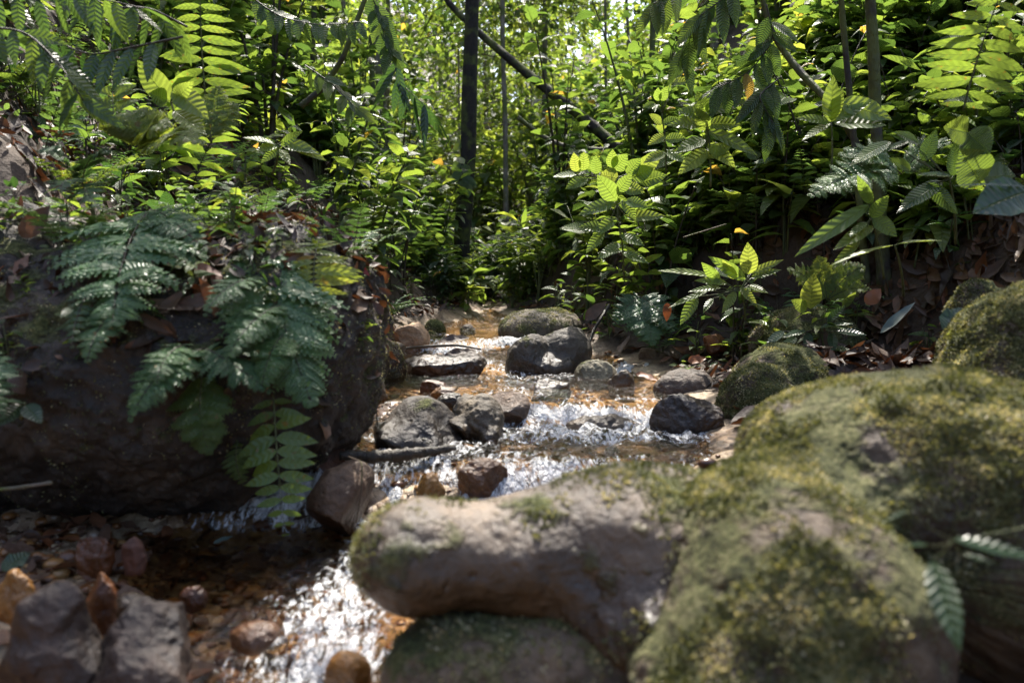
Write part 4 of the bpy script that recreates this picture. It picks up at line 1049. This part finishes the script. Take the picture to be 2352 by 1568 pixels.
# ------------------------------------------------------------------ trees
def sprig(seed, L=.5, nl=22, ll=.10, lw=.032, kind='mid', droop=.35):
    r = np.random.RandomState(seed)
    mb, sb = MB(), MB()
    c = bez((0, 0, 0), (L * .5, 0, .12 * L), (L, 0, -.1 * L), 10)
    tube(sb, c, [.006, .002], 4)
    ts = r.uniform(.1, 1, nl); pp = np.stack([np.interp(ts, np.linspace(0, 1, 10), c[:, k]) for k in range(3)], -1)
    pp += r.normal(size=(nl, 3)) * np.array([.03, .09, .06]) * L / .5
    dd = nrm(np.stack([r.uniform(.1, 1, nl), r.normal(size=nl), r.normal(size=nl) * .4 - .3], -1))
    leaves(mb, pp, dd, nrm(r.normal(size=(nl, 3)) * .45 + np.array([0, 0, 1])), ll * r.uniform(.6, 1.3, nl), lw * r.uniform(.8, 1.2, nl), kind, droop, .25, rnd=r.uniform(0, 1, nl))
    return mb.arrays(), sb.arrays()
SPR = [sprig(200 + k, kind='mid') for k in range(5)]
SPRLO = [sprig(300 + k, kind='lo', nl=20) for k in range(5)]

def put(mb, arr, R, t, rshift=0.0):
    v, f3, f4, uv, r = arr
    mb.add(v @ R.T + t, f3 if len(f3) else None, f4 if len(f4) else None, uv, np.clip(r + rshift, 0, 1))

def rot(z, tilt=0.0, s=1.0, roll=0.0):
    cz, sz = math.cos(z), math.sin(z); ct, st = math.cos(tilt), math.sin(tilt); cr, sr = math.cos(roll), math.sin(roll)
    A = np.array([[cz, -sz, 0], [sz, cz, 0], [0, 0, 1]]); B = np.array([[ct, 0, st], [0, 1, 0], [-st, 0, ct]]); Cc = np.array([[1, 0, 0], [0, cr, -sr], [0, sr, cr]])
    return A @ B @ Cc * s

def crown_into(mb, sb, centre, radii, n, seed, scale=1.0, sprs=None, shell=.5, clump=6):
    r = np.random.RandomState(seed); sprs = sprs or SPRLO
    cs = nrm(r.normal(size=(clump * 3, 3))) * r.uniform(.3, 1, (clump * 3, 1)) * np.asarray(radii)
    for k in range(n):
        p = cs[r.randint(len(cs))] * .75 + r.normal(size=3) * np.asarray(radii) * .22
        z = math.atan2(p[1], p[0]) + r.normal() * .7
        R = rot(z, r.uniform(-.3, .5), scale * r.uniform(.7, 1.4), r.normal() * .5)
        j = r.randint(len(sprs)); sh = r.uniform(-.3, .3)
        put(mb, sprs[j][0], R, centre + p, sh)
        if sb is not None: put(sb, sprs[j][1], R, centre + p)

def tree(name, label, base, top, r0, r1, barkmat, crowns, group=None, leafmat='leaf', bend=(0, 0, 0), seed=0, scale=1.0, cat='tree', sides=12, lim=True):
    base, top = np.asarray(base, float), np.asarray(top, float)
    base = base.copy(); base[2] = float(ground_z(base[0], base[1])) - .05
    t = thing(name, label, cat, base, group)
    c = bez(base, (base + top) / 2 + np.asarray(bend), top, 40)
    c[1:-1] += .35 * r0 * np.stack([noise(c[1:-1] * 1.3 + seed, 1), noise(c[1:-1] * 1.3 + seed, 2), np.zeros(38)], -1)
    mb = MB(); tube(mb, c, [r0 * 1.35, r0, r0 * .95, (r0 + r1) / 2, r1], sides, rough=.12)
    # roots flare and limbs reach into the crown
    for k, (cc, rad, n) in enumerate(crowns):
        st = c[min(39, int(39 * (.6 + .35 * ((k * 37) % 10) / 10)))]
        if lim: tube(mb, bez(st, (st + cc) / 2 + np.array([0, 0, .3]), cc, 10), [r1 * .7, r1 * .25], 6)
    part('trunk', mb, M[barkmat], t, base)
    mb, sb = MB(), MB()
    for k, (cc, rad, n) in enumerate(crowns):
        crown_into(mb, sb, np.asarray(cc, float), rad, n, seed + k, scale)
    if mb.n:
        cr = part('crown', mb, M[leafmat], t, base)
        link('twigs', sb.mesh('twigs', M['twig'], base), cr)
    return t

a = P(1055, 640, 6.3); b = P(1082, -20, 6.3)
top = a + (b - a) * 4.0
tree('slender_tree', 'dark slender tree trunk standing upright left of the centre', a, top, .052, .032, 'barkblack',
     [(top + np.array([0, -.3, -.4]), (1.6, 1.6, .9), 60), (top + np.array([1.3, .3, -.6]), (1.3, 1.2, .8), 36), (top + np.array([-1.4, .2, -.5]), (1.3, 1.2, .8), 36)], seed=3, bend=(.03, 0, 0), sides=16)
# pale far stems and other slim trees
specs = [
 ('pale thin trunk just right of the dark slender tree', (1165, 400, 9), (1155, -40, 9), .045, 'barkpale'),
 ('pale trunk in the gap behind the leaning log', (1250, 330, 11), (1252, -40, 11), .06, 'barkpale'),
 ('thin pale stem standing nearer the right slope, behind the leaning log', (1395, 330, 10), (1390, -40, 10), .03, 'barkpale'),
 ('grey-brown twin stem far right of the leaning log', (1460, 330, 9.5), (1440, -40, 9.5), .03, 'barkpale'),
 ('pale distant trunk in the bright gap at the top centre', (1120, 320, 14), (1112, -40, 14), .05, 'barkpale'),
 ('slim trunk hidden among leaves left of the dark slender tree', (860, 330, 7), (850, -40, 7), .04, 'bark'),
 ('thin dark trunk rising from the left bank behind the twisted limb', (710, 250, 6.5), (720, -40, 6.5), .035, 'bark'),
]
for k, (lab, q0, q1, r0, bk) in enumerate(specs):
    a, b = P(*q0), P(*q1)
    gz = float(ground_z(a[0], a[1]))
    top = b + (b - a) * 1.2
    cc = [(top, (1.3, 1.3, .9), 26), (b + np.array([0, .6, .2]), (1.2, .8, .6), 20)]
    tree('slim_tree', lab, a, top, r0 * .6, r0 * .4, bk, cc, seed=30 + k, leafmat='leaf')
# right hand dark pair, mossy
for k, (lab, q0, q1, r0) in enumerate([('mossy dark stem, right one of the pair on the right slope', (2048, 170, 3.0), (2022, -40, 3.0), .021), ('thin dark stem, left one of the pair on the right slope', (2010, 175, 3.05), (1972, -40, 3.05), .012)]):
    a, b = P(*q0), P(*q1); top = b + (b - a) * 2.2
    tree('dark_stemmed_tree', lab, a, top, r0, r0 * .7, 'bark', [(top, (.9, .9, .6), 20)], seed=50 + k)
# leaning log and twisted limbs
def limb(name, label, path, rad, mat, cat, sides=10, rough=.12):
    pts = np.array([P(*q) for q in path]); m = len(pts); tt = np.linspace(0, 1, m); ts = np.linspace(0, 1, 36)
    c = np.stack([np.interp(ts, tt, pts[:, k]) for k in range(3)], -1)
    for _ in range(6): c[1:-1] = (c[:-2] + c[1:-1] * 2 + c[2:]) / 4
    mb = MB(); tube(mb, c, rad, sides, rough=rough)
    loc = pts[np.argmin(pts[:, 2])]
    return tag(link(name, mb.mesh(name, M[mat], loc), None, loc), label, cat)
limb('leaning_log', 'mossy fallen trunk leaning diagonally down to the right behind the slender tree', [(985, -60, 7.4), (1040, 20, 7.2), (1110, 85, 7.0), (1260, 210, 6.6), (1340, 270, 6.4), (1430, 350, 6.2)], [.022, .030, .040, .045], 'barkblack', 'log', 12)
limb('twisted_limb', 'thin dark twisted limb rising to the right over the left bank', [(690, 245, 4.0), (745, 200, 4.0), (790, 130, 4.0), (815, 60, 4.0), (850, -30, 4.0)], [.016, .013, .011], 'bark', 'branch')
limb('curved_branch', 'slender curved branch arching over the dark hollow right of centre', [(1190, 270, 7), (1240, 310, 7), (1290, 335, 7), (1380, 345, 7.1), (1440, 330, 7.2)], [.02, .018, .014], 'barkpale', 'branch')
limb('crooked_branch', 'crooked grey branch running down through the leaves of the right slope', [(1748, -20, 3.3), (1765, 60, 3.3), (1800, 120, 3.3), (1850, 180, 3.2), (1910, 240, 3.1), (1945, 290, 3.1), (1975, 345, 3.1)], [.010, .014, .013], 'bark', 'branch')
limb('fallen_branch', 'straight dark dead branch high on the right slope beyond the log', [(1500, 150, 7.6), (1560, 120, 7.6), (1620, 80, 7.7)], [.02, .014], 'barkpale', 'branch')
limb('arched_twig', 'dark wet twig arched over the water below the orange-tan rock', [(930, 800, 3.6), (985, 795, 3.55), (1050, 792, 3.5), (1105, 802, 3.45)], [.006, .007, .004], 'darkstem', 'twig', 7)
limb('wet_log', 'dark wet stick lying along the lip of the lowest cascade', [(780, 1045, 1.9), (870, 1048, 1.92), (960, 1040, 1.95), (1045, 1028, 2.0)], [.012, .016, .008], 'darkstem', 'log', 9, .3)
limb('thin_twig', 'thin pale straw twig hanging down over the wedge rock', [(800, 1048, 1.68), (832, 1060, 1.62), (830, 1130, 1.6), (818, 1200, 1.6)], [.0016, .0016], 'twig', 'twig', 5)
limb('grey_stick', 'grey stick poking in at the left edge under the fern boulder', [(-40, 1128, 1.5), (50, 1118, 1.5), (120, 1108, 1.5)], [.004, .004], 'barkpale', 'twig', 6)
limb('hanging_root', 'thin dark root dangling beside the left boulder above the middle pool', [(860, 740, 2.1), (866, 830, 2.1), (862, 920, 2.1), (868, 980, 2.1)], [.002, .0012], 'darkstem', 'root', 5)
limb('hanging_root', 'tangled root dropping over the dark bank beside the two-humped rock', [(1400, 700, 3.7), (1362, 760, 3.6), (1350, 800, 3.55), (1352, 850, 3.5)], [.008, .005], 'darkstem', 'root', 6)
limb('surface_root', 'pale thin root curving across the dark undercut of the right bank', [(1570, 545, 3.4), (1620, 530, 3.35), (1668, 515, 3.3)], [.003, .003], 'twig', 'root', 5)
limb('bank_twig', 'thin brown twig slanting over the litter on the right bank', [(2230, 700, 2.2), (2280, 672, 2.2), (2400, 640, 2.2)], [.003, .002], 'twig', 'twig', 5)

# notable fallen leaves
def one_leaf(name, label, mat, a, b, hw, face=.6, rnd=.6, curl=.3, cat='leaf'):
    A, B = P(*a), P(*b); L = np.linalg.norm(B - A)
    view = nrm(np.array([0, 0, CAM_H]) - A)
    mb = MB(); leaves(mb, A, (B - A) / L, nrm(np.array([.1, 0, 1]) * (1 - face) + view * face), L, hw * a[2] / F, 'hi', curl * .3, curl, rnd=rnd, wave=.3)
    return tag(link(name, mb.mesh(name, M[mat], A), None, A), label, cat)
one_leaf('fallen_leaf', 'scarlet dead leaf on the crest of the left boulder', 'red', (795, 588, 2.0), (852, 632, 1.98), 13)
one_leaf('fallen_leaf', 'orange leaf scrap just above the scarlet leaf on the left boulder', 'orange', (775, 572, 2.05), (820, 585, 2.05), 8)
one_leaf('fallen_leaf', 'dark red ribbed leaf by the tiny lime fern on the left bank', 'red', (545, 465, 2.45), (572, 510, 2.45), 14, rnd=.2)
one_leaf('hanging_leaf', 'brown dead leaf hanging upright at the right bank by the dark fern', 'dead', (1533, 695, 3.2), (1531, 740, 3.2), 12, .95, .9)
one_leaf('fallen_leaf', 'large pale brown curled leaf on the slope at the far left', 'dead', (50, 545, 1.8), (115, 470, 1.8), 28, .8, .72)
one_leaf('fallen_leaf', 'orange curled dead leaf on the stones below the right bank', 'orange', (1580, 830, 3.0), (1625, 820, 3.0), 14)
one_leaf('fallen_leaf', 'amber dead leaf lying flat left of the orange curled one', 'orange', (1460, 858, 3.1), (1515, 872, 3.05), 12, .4)
one_leaf('fallen_leaf', 'russet triangular dead leaf standing on the litter of the right slope', 'orange', (1990, 700, 2.6), (2025, 660, 2.6), 20, .8)
one_leaf('fallen_leaf', 'long grey weathered leaf propped on the litter at the right', 'greyleaf', (2022, 765, 2.3), (2108, 684, 2.35), 12, .7)
one_leaf('fallen_leaf', 'broad blue-green ribbed leaf lying beside the tall boulder at the right', 'dark', (2172, 765, 1.9), (2214, 698, 1.95), 36, .8)
one_leaf('fallen_leaf', 'yellow leaf tip lit against the tall boulder at the right', 'bright', (2175, 770, 1.7), (2215, 752, 1.68), 9, .8, 1)
one_leaf('fallen_leaf', 'dark green leaf lying on the wet gravel at the left edge', 'dark', (5, 1310, 1.3), (72, 1262, 1.35), 26, .5)
one_leaf('fallen_leaf', 'dark curled dead leaf stranded by the arched twig', 'dead', (1010, 785, 3.7), (1080, 770, 3.7), 14, .5, .2)
one_leaf('fallen_leaf', 'dark curled dead leaf stranded under the arched twig', 'dead', (1020, 815, 3.5), (1095, 800, 3.5), 12, .5, .15)
one_leaf('fallen_leaf', 'pale purple dead leaf draped over the bank behind the two-humped rock', 'dead', (1345, 735, 3.8), (1395, 690, 3.8), 18, .7, .7)
one_leaf('fallen_leaf', 'silver leaf with ribs lying in the shallow left pool', 'greyleaf', (490, 1248, 1.6), (540, 1225, 1.65), 8, .4)

# ------------------------------------------------------------------ understorey plants, copied from a few grown ones
def grow(seed, h, stems, per, ll, lw, style, kind='mid'):
    r = np.random.RandomState(seed)
    mb, sb = MB(), MB()
    for s in range(stems):
        az = r.uniform(0, 6.28); lean = r.uniform(.05, .45)
        hh = h * r.uniform(.6, 1.1)
        tip = np.array([math.cos(az) * lean * hh, math.sin(az) * lean * hh, hh])
        c = bez((r.normal() * .02, r.normal() * .02, -.05), tip * np.array([.2, .2, .6]), tip, 10)
        tube(sb, c, [.004 * h / .4 + .001, .0015], 5, r=.3)
        ts = np.linspace(.25, 1, per) if style != 'top' else np.linspace(.7, 1, per)
        pp = np.stack([np.interp(ts, np.linspace(0, 1, 10), c[:, k]) for k in range(3)], -1)
        a = np.arange(per) * (2.4 if style != 'opp' else PI / 2) + r.uniform(0, 6)
        n = per
        if style == 'opp':
            pp = np.repeat(pp, 2, 0); a = np.stack([a, a + PI], -1).ravel(); n = 2 * per; ts = np.repeat(ts, 2)
        el = r.uniform(-.1, .5, n) + (ts - .5) * .6
        d = np.stack([np.cos(a) * np.cos(el), np.sin(a) * np.cos(el), np.sin(el)], -1)
        sc = (.65 + .5 * np.sin(ts * 2.6)) * r.uniform(.75, 1.2, n)
        pet = .015
        leaves(mb, pp + d * pet, d, nrm(np.array([0, 0, 1]) + r.normal(size=(n, 3)) * .25), ll * sc, lw * sc, kind, r.uniform(.05, .75, n), .22, rnd=r.uniform(0, 1, n), wave=.08)
    return mb, sb
def grow_fern(seed, L, w, n, style='lobed'):
    r = np.random.RandomState(seed); mb, sb = MB(), MB()
    for k in range(n):
        az = 2 * PI * k / n + r.uniform(-.4, .4); ln = L * r.uniform(.7, 1.1); e = r.uniform(.35, .8)
        tip = np.array([math.cos(az) * ln * math.cos(e), math.sin(az) * ln * math.cos(e), ln * math.sin(e) * .8])
        mid = tip * .5 + np.array([0, 0, ln * .25])
        frond(mb, sb, (0, 0, -.02), mid, tip, w, 13 if style == 'lobed' else 12, style, (0, 0, 1), 'lo' if style == 'lobed' else 'mid', .3, r.uniform(.2, .8), .15, .25, .0015, seed + k, .17)
    return mb, sb

KINDS = {
 'herb': [grow(400 + k, .16, 3, 5, .075, .017, 'alt') for k in range(4)],
 'broad': [grow(410 + k, .38, 3, 6, .16, .040, 'alt') for k in range(4)],
 'shrub': [grow(420 + k, .75, 5, 11, .125, .039, 'opp') for k in range(4)],
 'tall': [grow(430 + k, 1.5, 5, 20, .15, .046, 'alt') for k in range(4)],
 'fern': [grow_fern(440 + k, .32, .11, 6) for k in range(3)] + [grow_fern(450, .40, .12, 6, 'simple')],
 'round': [grow(470 + k, .62, 4, 9, .105, .042, 'alt') for k in range(3)],
 'ladder': [grow_fern(480 + k, .75, .22, 5, 'simple') for k in range(3)],
 'palmlet': [grow(460 + k, .55, 5, 7, .28, .022, 'top') for k in range(3)],
}
ZERO = (0, 0, 0)
MATS = {'herb': ('leaf', 'dark'), 'broad': ('bright', 'leaf'), 'shrub': ('leaf', 'dark'), 'tall': ('leaf', 'dark'), 'fern': ('fern', 'fernlit'), 'palmlet': ('leaf', 'dark'), 'round': ('quilt', 'quilt'), 'ladder': ('fernlit', 'leaf')}
PROTO = {k: [(mb.mesh(k + '_foliage', M[MATS[k][1 if i % 3 == 2 else 0]], ZERO), sb.mesh(k + '_stem', M['stem' if i % 2 else 'darkstem'], ZERO)) for i, (mb, sb) in enumerate(v)] for k, v in KINDS.items()}
NAMES = {'herb': ('small_herb', 'herb'), 'broad': ('broadleaf_plant', 'plant'), 'shrub': ('leafy_shrub', 'shrub'), 'tall': ('tall_shrub', 'shrub'), 'fern': ('small_fern', 'fern'), 'palmlet': ('strapleaf_plant', 'plant'), 'round': ('ribbed_leaf_shrub', 'shrub'), 'ladder': ('ladder_fern', 'fern')}
LOOK = {'herb': 'low green herb', 'broad': 'pale broad-leaved plant', 'shrub': 'leafy shrub', 'tall': 'tall leafy shrub', 'fern': 'small feathery fern', 'palmlet': 'narrow strap-leaved plant', 'round': 'ribbed oval-leaved shrub', 'ladder': 'large ladder-leaved fern'}

def zone(px, y):
    s = 'far left' if px < 330 else 'left' if px < 760 else 'left of the slender trunk' if px < 1050 else 'behind the head of the stream' if px < 1330 else 'right of centre' if px < 1650 else 'right' if px < 2050 else 'far right'
    dd = 'near' if y < 3.4 else 'middle' if y < 5.5 else 'distant'
    sl = 'slope' if px < 1050 or px > 1330 else 'valley floor'
    return f'on the {dd} {sl} {s}' if s not in ('left of the slender trunk', 'behind the head of the stream', 'right of centre') else f'on the {dd} {sl}, {s}'

def plant(kind, x, y, s=1.0, az=None, j=None, z=None, tilt=0.0):
    me = PROTO[kind]; j = rs.randint(len(me)) if j is None else j
    z = float(ground_z(x, y)) if z is None else z
    nm, cat = NAMES[kind]
    px = 1176 + x / y * F
    zn = zone(px, y)
    o = thing(nm, LOOK[kind] + ' ' + zn, cat, (x, y, z), LOOK[kind] + 's ' + zn)
    o.rotation_euler = (tilt * rs.uniform(-1, 1), tilt * rs.uniform(-1, 1), rs.uniform(0, 6.28) if az is None else az)
    o.scale = (s, s, s)
    link('foliage', me[j][0], o); link('stem', me[j][1], o)
    return o

def scatter(kind, n, y0, y1, pw=1.0, smin=.7, smax=1.3, gap=.08, xmax=.72, cond=None):
    c = 0; tries = 0
    while c < n and tries < n * 30:
        tries += 1
        y = y0 + (y1 - y0) * rs.uniform() ** pw
        x = rs.uniform(-xmax, xmax) * y
        if xl(y) - gap < x < xr(y) + gap: continue
        if y < 2.45 and x < -.35: continue
        if y < 2.7 and x < xr(y) + 1.05 and x > 0: continue
        if cond is not None and not cond(x, y): continue
        plant(kind, x, y, rs.uniform(smin, smax)); c += 1

def bare(x, y):   # keep the earth on the left bank partly open
    px = 1176 + x / y * F
    return not (560 < px < 800 and 2.6 < y < 4.6)
def rightbank(x, y):
    sg = float(np.interp(y, [1.0, 2.0, 2.6, 3.3, 4.0, 8], [1.1, 1.0, .85, .55, .25, .3]))
    return x > xr(y) + sg + .12
def leftbank(x, y): return x < xl(y) - .2 and bare(x, y)
def valley(x, y): return -.9 < x < .7
scatter('herb', 130, 2.5, 6.0, .8, .8, 1.5, .05)
scatter('herb', 70, 2.6, 4.5, 1, .8, 1.6, .1, cond=leftbank)
scatter('broad', 130, 2.7, 4.4, 1, .6, 1.1, .15, xmax=.66, cond=rightbank)
scatter('broad', 50, 4.4, 6, 1, .7, 1.2, .15, xmax=.66, cond=rightbank)
scatter('herb', 60, 2.7, 4.6, 1, .9, 1.6, .1, xmax=.66, cond=lambda x, y: x > xr(y) + float(np.interp(y, [2.6, 3.3, 4.0], [.85, .55, .25])) - .05)
scatter('broad', 50, 3.0, 6.5, .9, .5, 1.0, .15, cond=leftbank)
scatter('fern', 60, 2.5, 6.5, .9, .6, 1.2, .08)
scatter('fern', 30, 2.5, 4.5, 1, .6, 1.1, .08, cond=leftbank)
scatter('palmlet', 24, 3.4, 8, .9, .6, 1.1, .2, cond=bare)
scatter('shrub', 75, 3.2, 5.6, 1, .5, .95, .15, cond=rightbank)
scatter('shrub', 60, 4.2, 8, 1, .6, 1.1, .3, cond=leftbank)
scatter('broad', 55, 3.2, 5.2, 1, .6, 1.05, .1, xmax=.35, cond=rightbank)
scatter('round', 26, 3.2, 5.2, 1, .6, 1.0, .1, xmax=.35, cond=rightbank)
scatter('shrub', 60, 5.5, 7.8, 1, .35, .8, 0, cond=valley)
scatter('broad', 30, 5.5, 7.5, 1, .6, 1.1, 0, cond=valley)
scatter('tall', 42, 4.6, 9, .9, .6, 1.1, .5, cond=bare)
scatter('round', 60, 3.0, 7.5, .9, .7, 1.3, .2, cond=bare)
scatter('round', 22, 2.8, 4.5, .9, .6, 1.0, .2, cond=rightbank)
scatter('ladder', 24, 3.3, 7.5, .9, .7, 1.2, .3, cond=bare)
# what has settled on top of the left boulder
rb = np.random.RandomState(61)
FBV, FBN = FERNB
topi = np.where((FBN[:, 2] > .45) & (FBV[:, 1] < 2.35))[0]
for q in range(26):
    p = FBV[rb.choice(topi)]
    plant('herb' if q % 5 else 'fern', p[0], p[1], rb.uniform(.4, .8), z=float(p[2]) - .004)
fronti = np.where((FBN[:, 1] < -.5) & (FBN[:, 2] > -.2))[0]
for q in range(44):
    p = FBV[rb.choice(fronti)]
    plant('herb', p[0], p[1], rb.uniform(.25, .5), z=float(p[2]), tilt=.6)

# the unbroken undergrowth further back
def thicket():
    mb, sb = MB(), MB()
    r = np.random.RandomState(99)
    n = 620
    for k in range(n):
        y = 5.5 + 22 * r.uniform() ** 1.2
        x = r.uniform(-.78, .78) * y
        if xl(y) - .25 < x < xr(y) + .25 and y < 7.5: continue
        kd = r.choice(['shrub', 'tall', 'round', 'round', 'palmlet', 'ladder']) if y < 10 else r.choice(['tall', 'tall', 'shrub', 'round'])
        v = KINDS[kd]; j = r.randint(len(v))
        s = r.uniform(.8, 1.3) * (1 if y < 10 else (1.0 + (y - 10) * .06) * (1 if kd == 'tall' else 1.7))
        R = rot(r.uniform(0, 6.28), 0, s)
        tpos = np.array([x, y, float(ground_z(x, y))]); sh = r.uniform(-.25, .3)
        put(mb, v[j][0].arrays(), R, tpos, sh); put(sb, v[j][1].arrays(), R, tpos)
    o = tag(link('undergrowth', mb.mesh('undergrowth', M['leaf'])), 'dense green undergrowth filling the far end of the gully', 'undergrowth', kind='stuff')
    link('stems', sb.mesh('stems', M['stem']), o)
    # low ground cover: tiny leaves on the banks
    mb = MB()
    n = 26000
    y = 2.3 + 6.5 * r.uniform(0, 1, n) ** 1.2; x = r.uniform(-.72, .72, n) * y
    ok = ((x < xl(y) - .05) | (x > xr(y) + .05)) & ~((y < 2.5) & (x < 0)) & ~((y < 2.7) & (x < 1.5))
    ok &= fbm(np.stack([x * 1.4, y * 1.4, 0 * x], -1), 3, 55) > -.12
    x, y = x[ok], y[ok]; n = len(x)
    z = ground_z(x, y) + r.uniform(.0, .07, n)
    d = nrm(np.stack([r.normal(size=n), r.normal(size=n), r.uniform(-.1, .8, n)], -1))
    L = r.uniform(.018, .05, n)
    leaves(mb, np.stack([x, y, z], -1), d, nrm(np.array([0, 0, 1]) + r.normal(size=(n, 3)) * .4), L, L * r.uniform(.18, .32, n), 'lo', .2, .2)
    tag(link('ground_cover', mb.mesh('ground_cover', M['leaf'])), 'low green seedlings and creepers carpeting both banks', 'ground cover', kind='stuff')
thicket()

# trees of the gully sides: trunks in the frame or just above it, crowns meeting overhead
r_ = np.random.RandomState(404)
for k in range(26):
    y = 8 + 16 * (k / 26.0) + r_.uniform(-.5, .5)
    x = (1 if k % 2 else -1) * y * r_.uniform(.08, .62)
    gz = float(ground_z(x, y)); h = r_.uniform(4.5, 8)
    top = np.array([x + r_.normal() * .4, y + r_.normal() * .3, gz + h])
    cr = [(top - np.array([0, 0, h * .1]), (1.7, 1.6, 1.2), 24), (top - np.array([r_.normal() * .8, 0, h * .38]), (1.5, 1.3, 1.0), 22), (top - np.array([r_.normal() * 1.0, -.4, h * .62]), (1.3, 1.1, .8), 18)]
    px = 1176 + x / y * F
    tree('forest_tree', 'leafy forest tree ' + zone(px, y).replace('distant ', 'far '), (x, y, gz), top, r_.uniform(.03, .06), .02, 'barkpale' if k % 3 else 'bark', cr, seed=500 + k, scale=1.25,
         group='forest trees ' + zone(px, y))
for k in range(12):
    y = 11.5 + k * 1.1; x = r_.uniform(-.11, .10) * y
    gz = float(ground_z(x, y)); h = r_.uniform(3.0, 5.5)
    top = np.array([x, y, gz + h])
    tree('young_tree', 'young pale-leaved tree in the bright gap ' + ('nearer the eye' if k < 4 else 'halfway up the gully' if k < 8 else 'farthest up the gully'), (x, y, gz), top, .014, .008, 'barkpale',
         [(top - np.array([0, 0, h * q]), (1.5, 1.0, .7), 26) for q in (.05, .35, .65)], seed=800 + k, scale=1.3, leafmat='bright', group='young trees in the bright gap')
# two unseen trees added for shade; their crowns break the sun into flecks
for k, (x, y, top, cr) in enumerate([
    (3.4, 4.6, (2.6, 4.4, 5.6), [((1.5, 3.6, 5.0), (.7, .6, .4), 12), ((3.4, 5.2, 5.8), (1.0, .9, .5), 14), ((2.6, 2.6, 5.0), (1.0, .8, .5), 16)]),
    (-3.6, 4.2, (-2.6, 4.3, 5.4), [((-.62, 3.85, 5.0), (.35, .35, .25), 12), ((-2.3, 3.4, 5.0), (.8, .8, .5), 14), ((-3.2, 4.8, 5.5), (1.2, 1.0, .6), 20)])]):
    tree('canopy_tree', ['tree on the right slope whose crown hangs over the stream', 'tree on the left slope whose crown hangs over the stream'][k], (x, y, 0), top, .06, .03, 'bark',
         [(np.array(c), rr, n) for c, rr, n in cr], seed=700 + k)

# thin bright forest air over the whole gully
def haze():
    mb = MB()
    x0, x1, y0, y1, z0, z1 = -70, 70, -40, 100, -14, 60
    v = [(x, y, z) for z in (z0, z1) for y in (y0, y1) for x in (x0, x1)]
    mb.add(v, f4=[(0, 2, 3, 1), (4, 5, 7, 6), (0, 1, 5, 4), (2, 6, 7, 3), (0, 4, 6, 2), (1, 3, 7, 5)])
    m = bpy.data.materials.new('haze'); m.use_nodes = True; nt = m.node_tree; nt.nodes.clear()
    out = nt.nodes.new('ShaderNodeOutputMaterial'); pv = nt.nodes.new('ShaderNodeVolumePrincipled')
    pv.inputs['Density'].default_value = HAZE; pv.inputs['Color'].default_value = (.9, .92, .85, 1); pv.inputs['Anisotropy'].default_value = .3
    nt.links.new(pv.outputs[0], out.inputs['Volume'])
    tag(link('haze', mb.mesh('haze', m, smooth=False)), 'thin bright haze in the air of the gully', 'haze', kind='stuff')
if HAZE: haze()
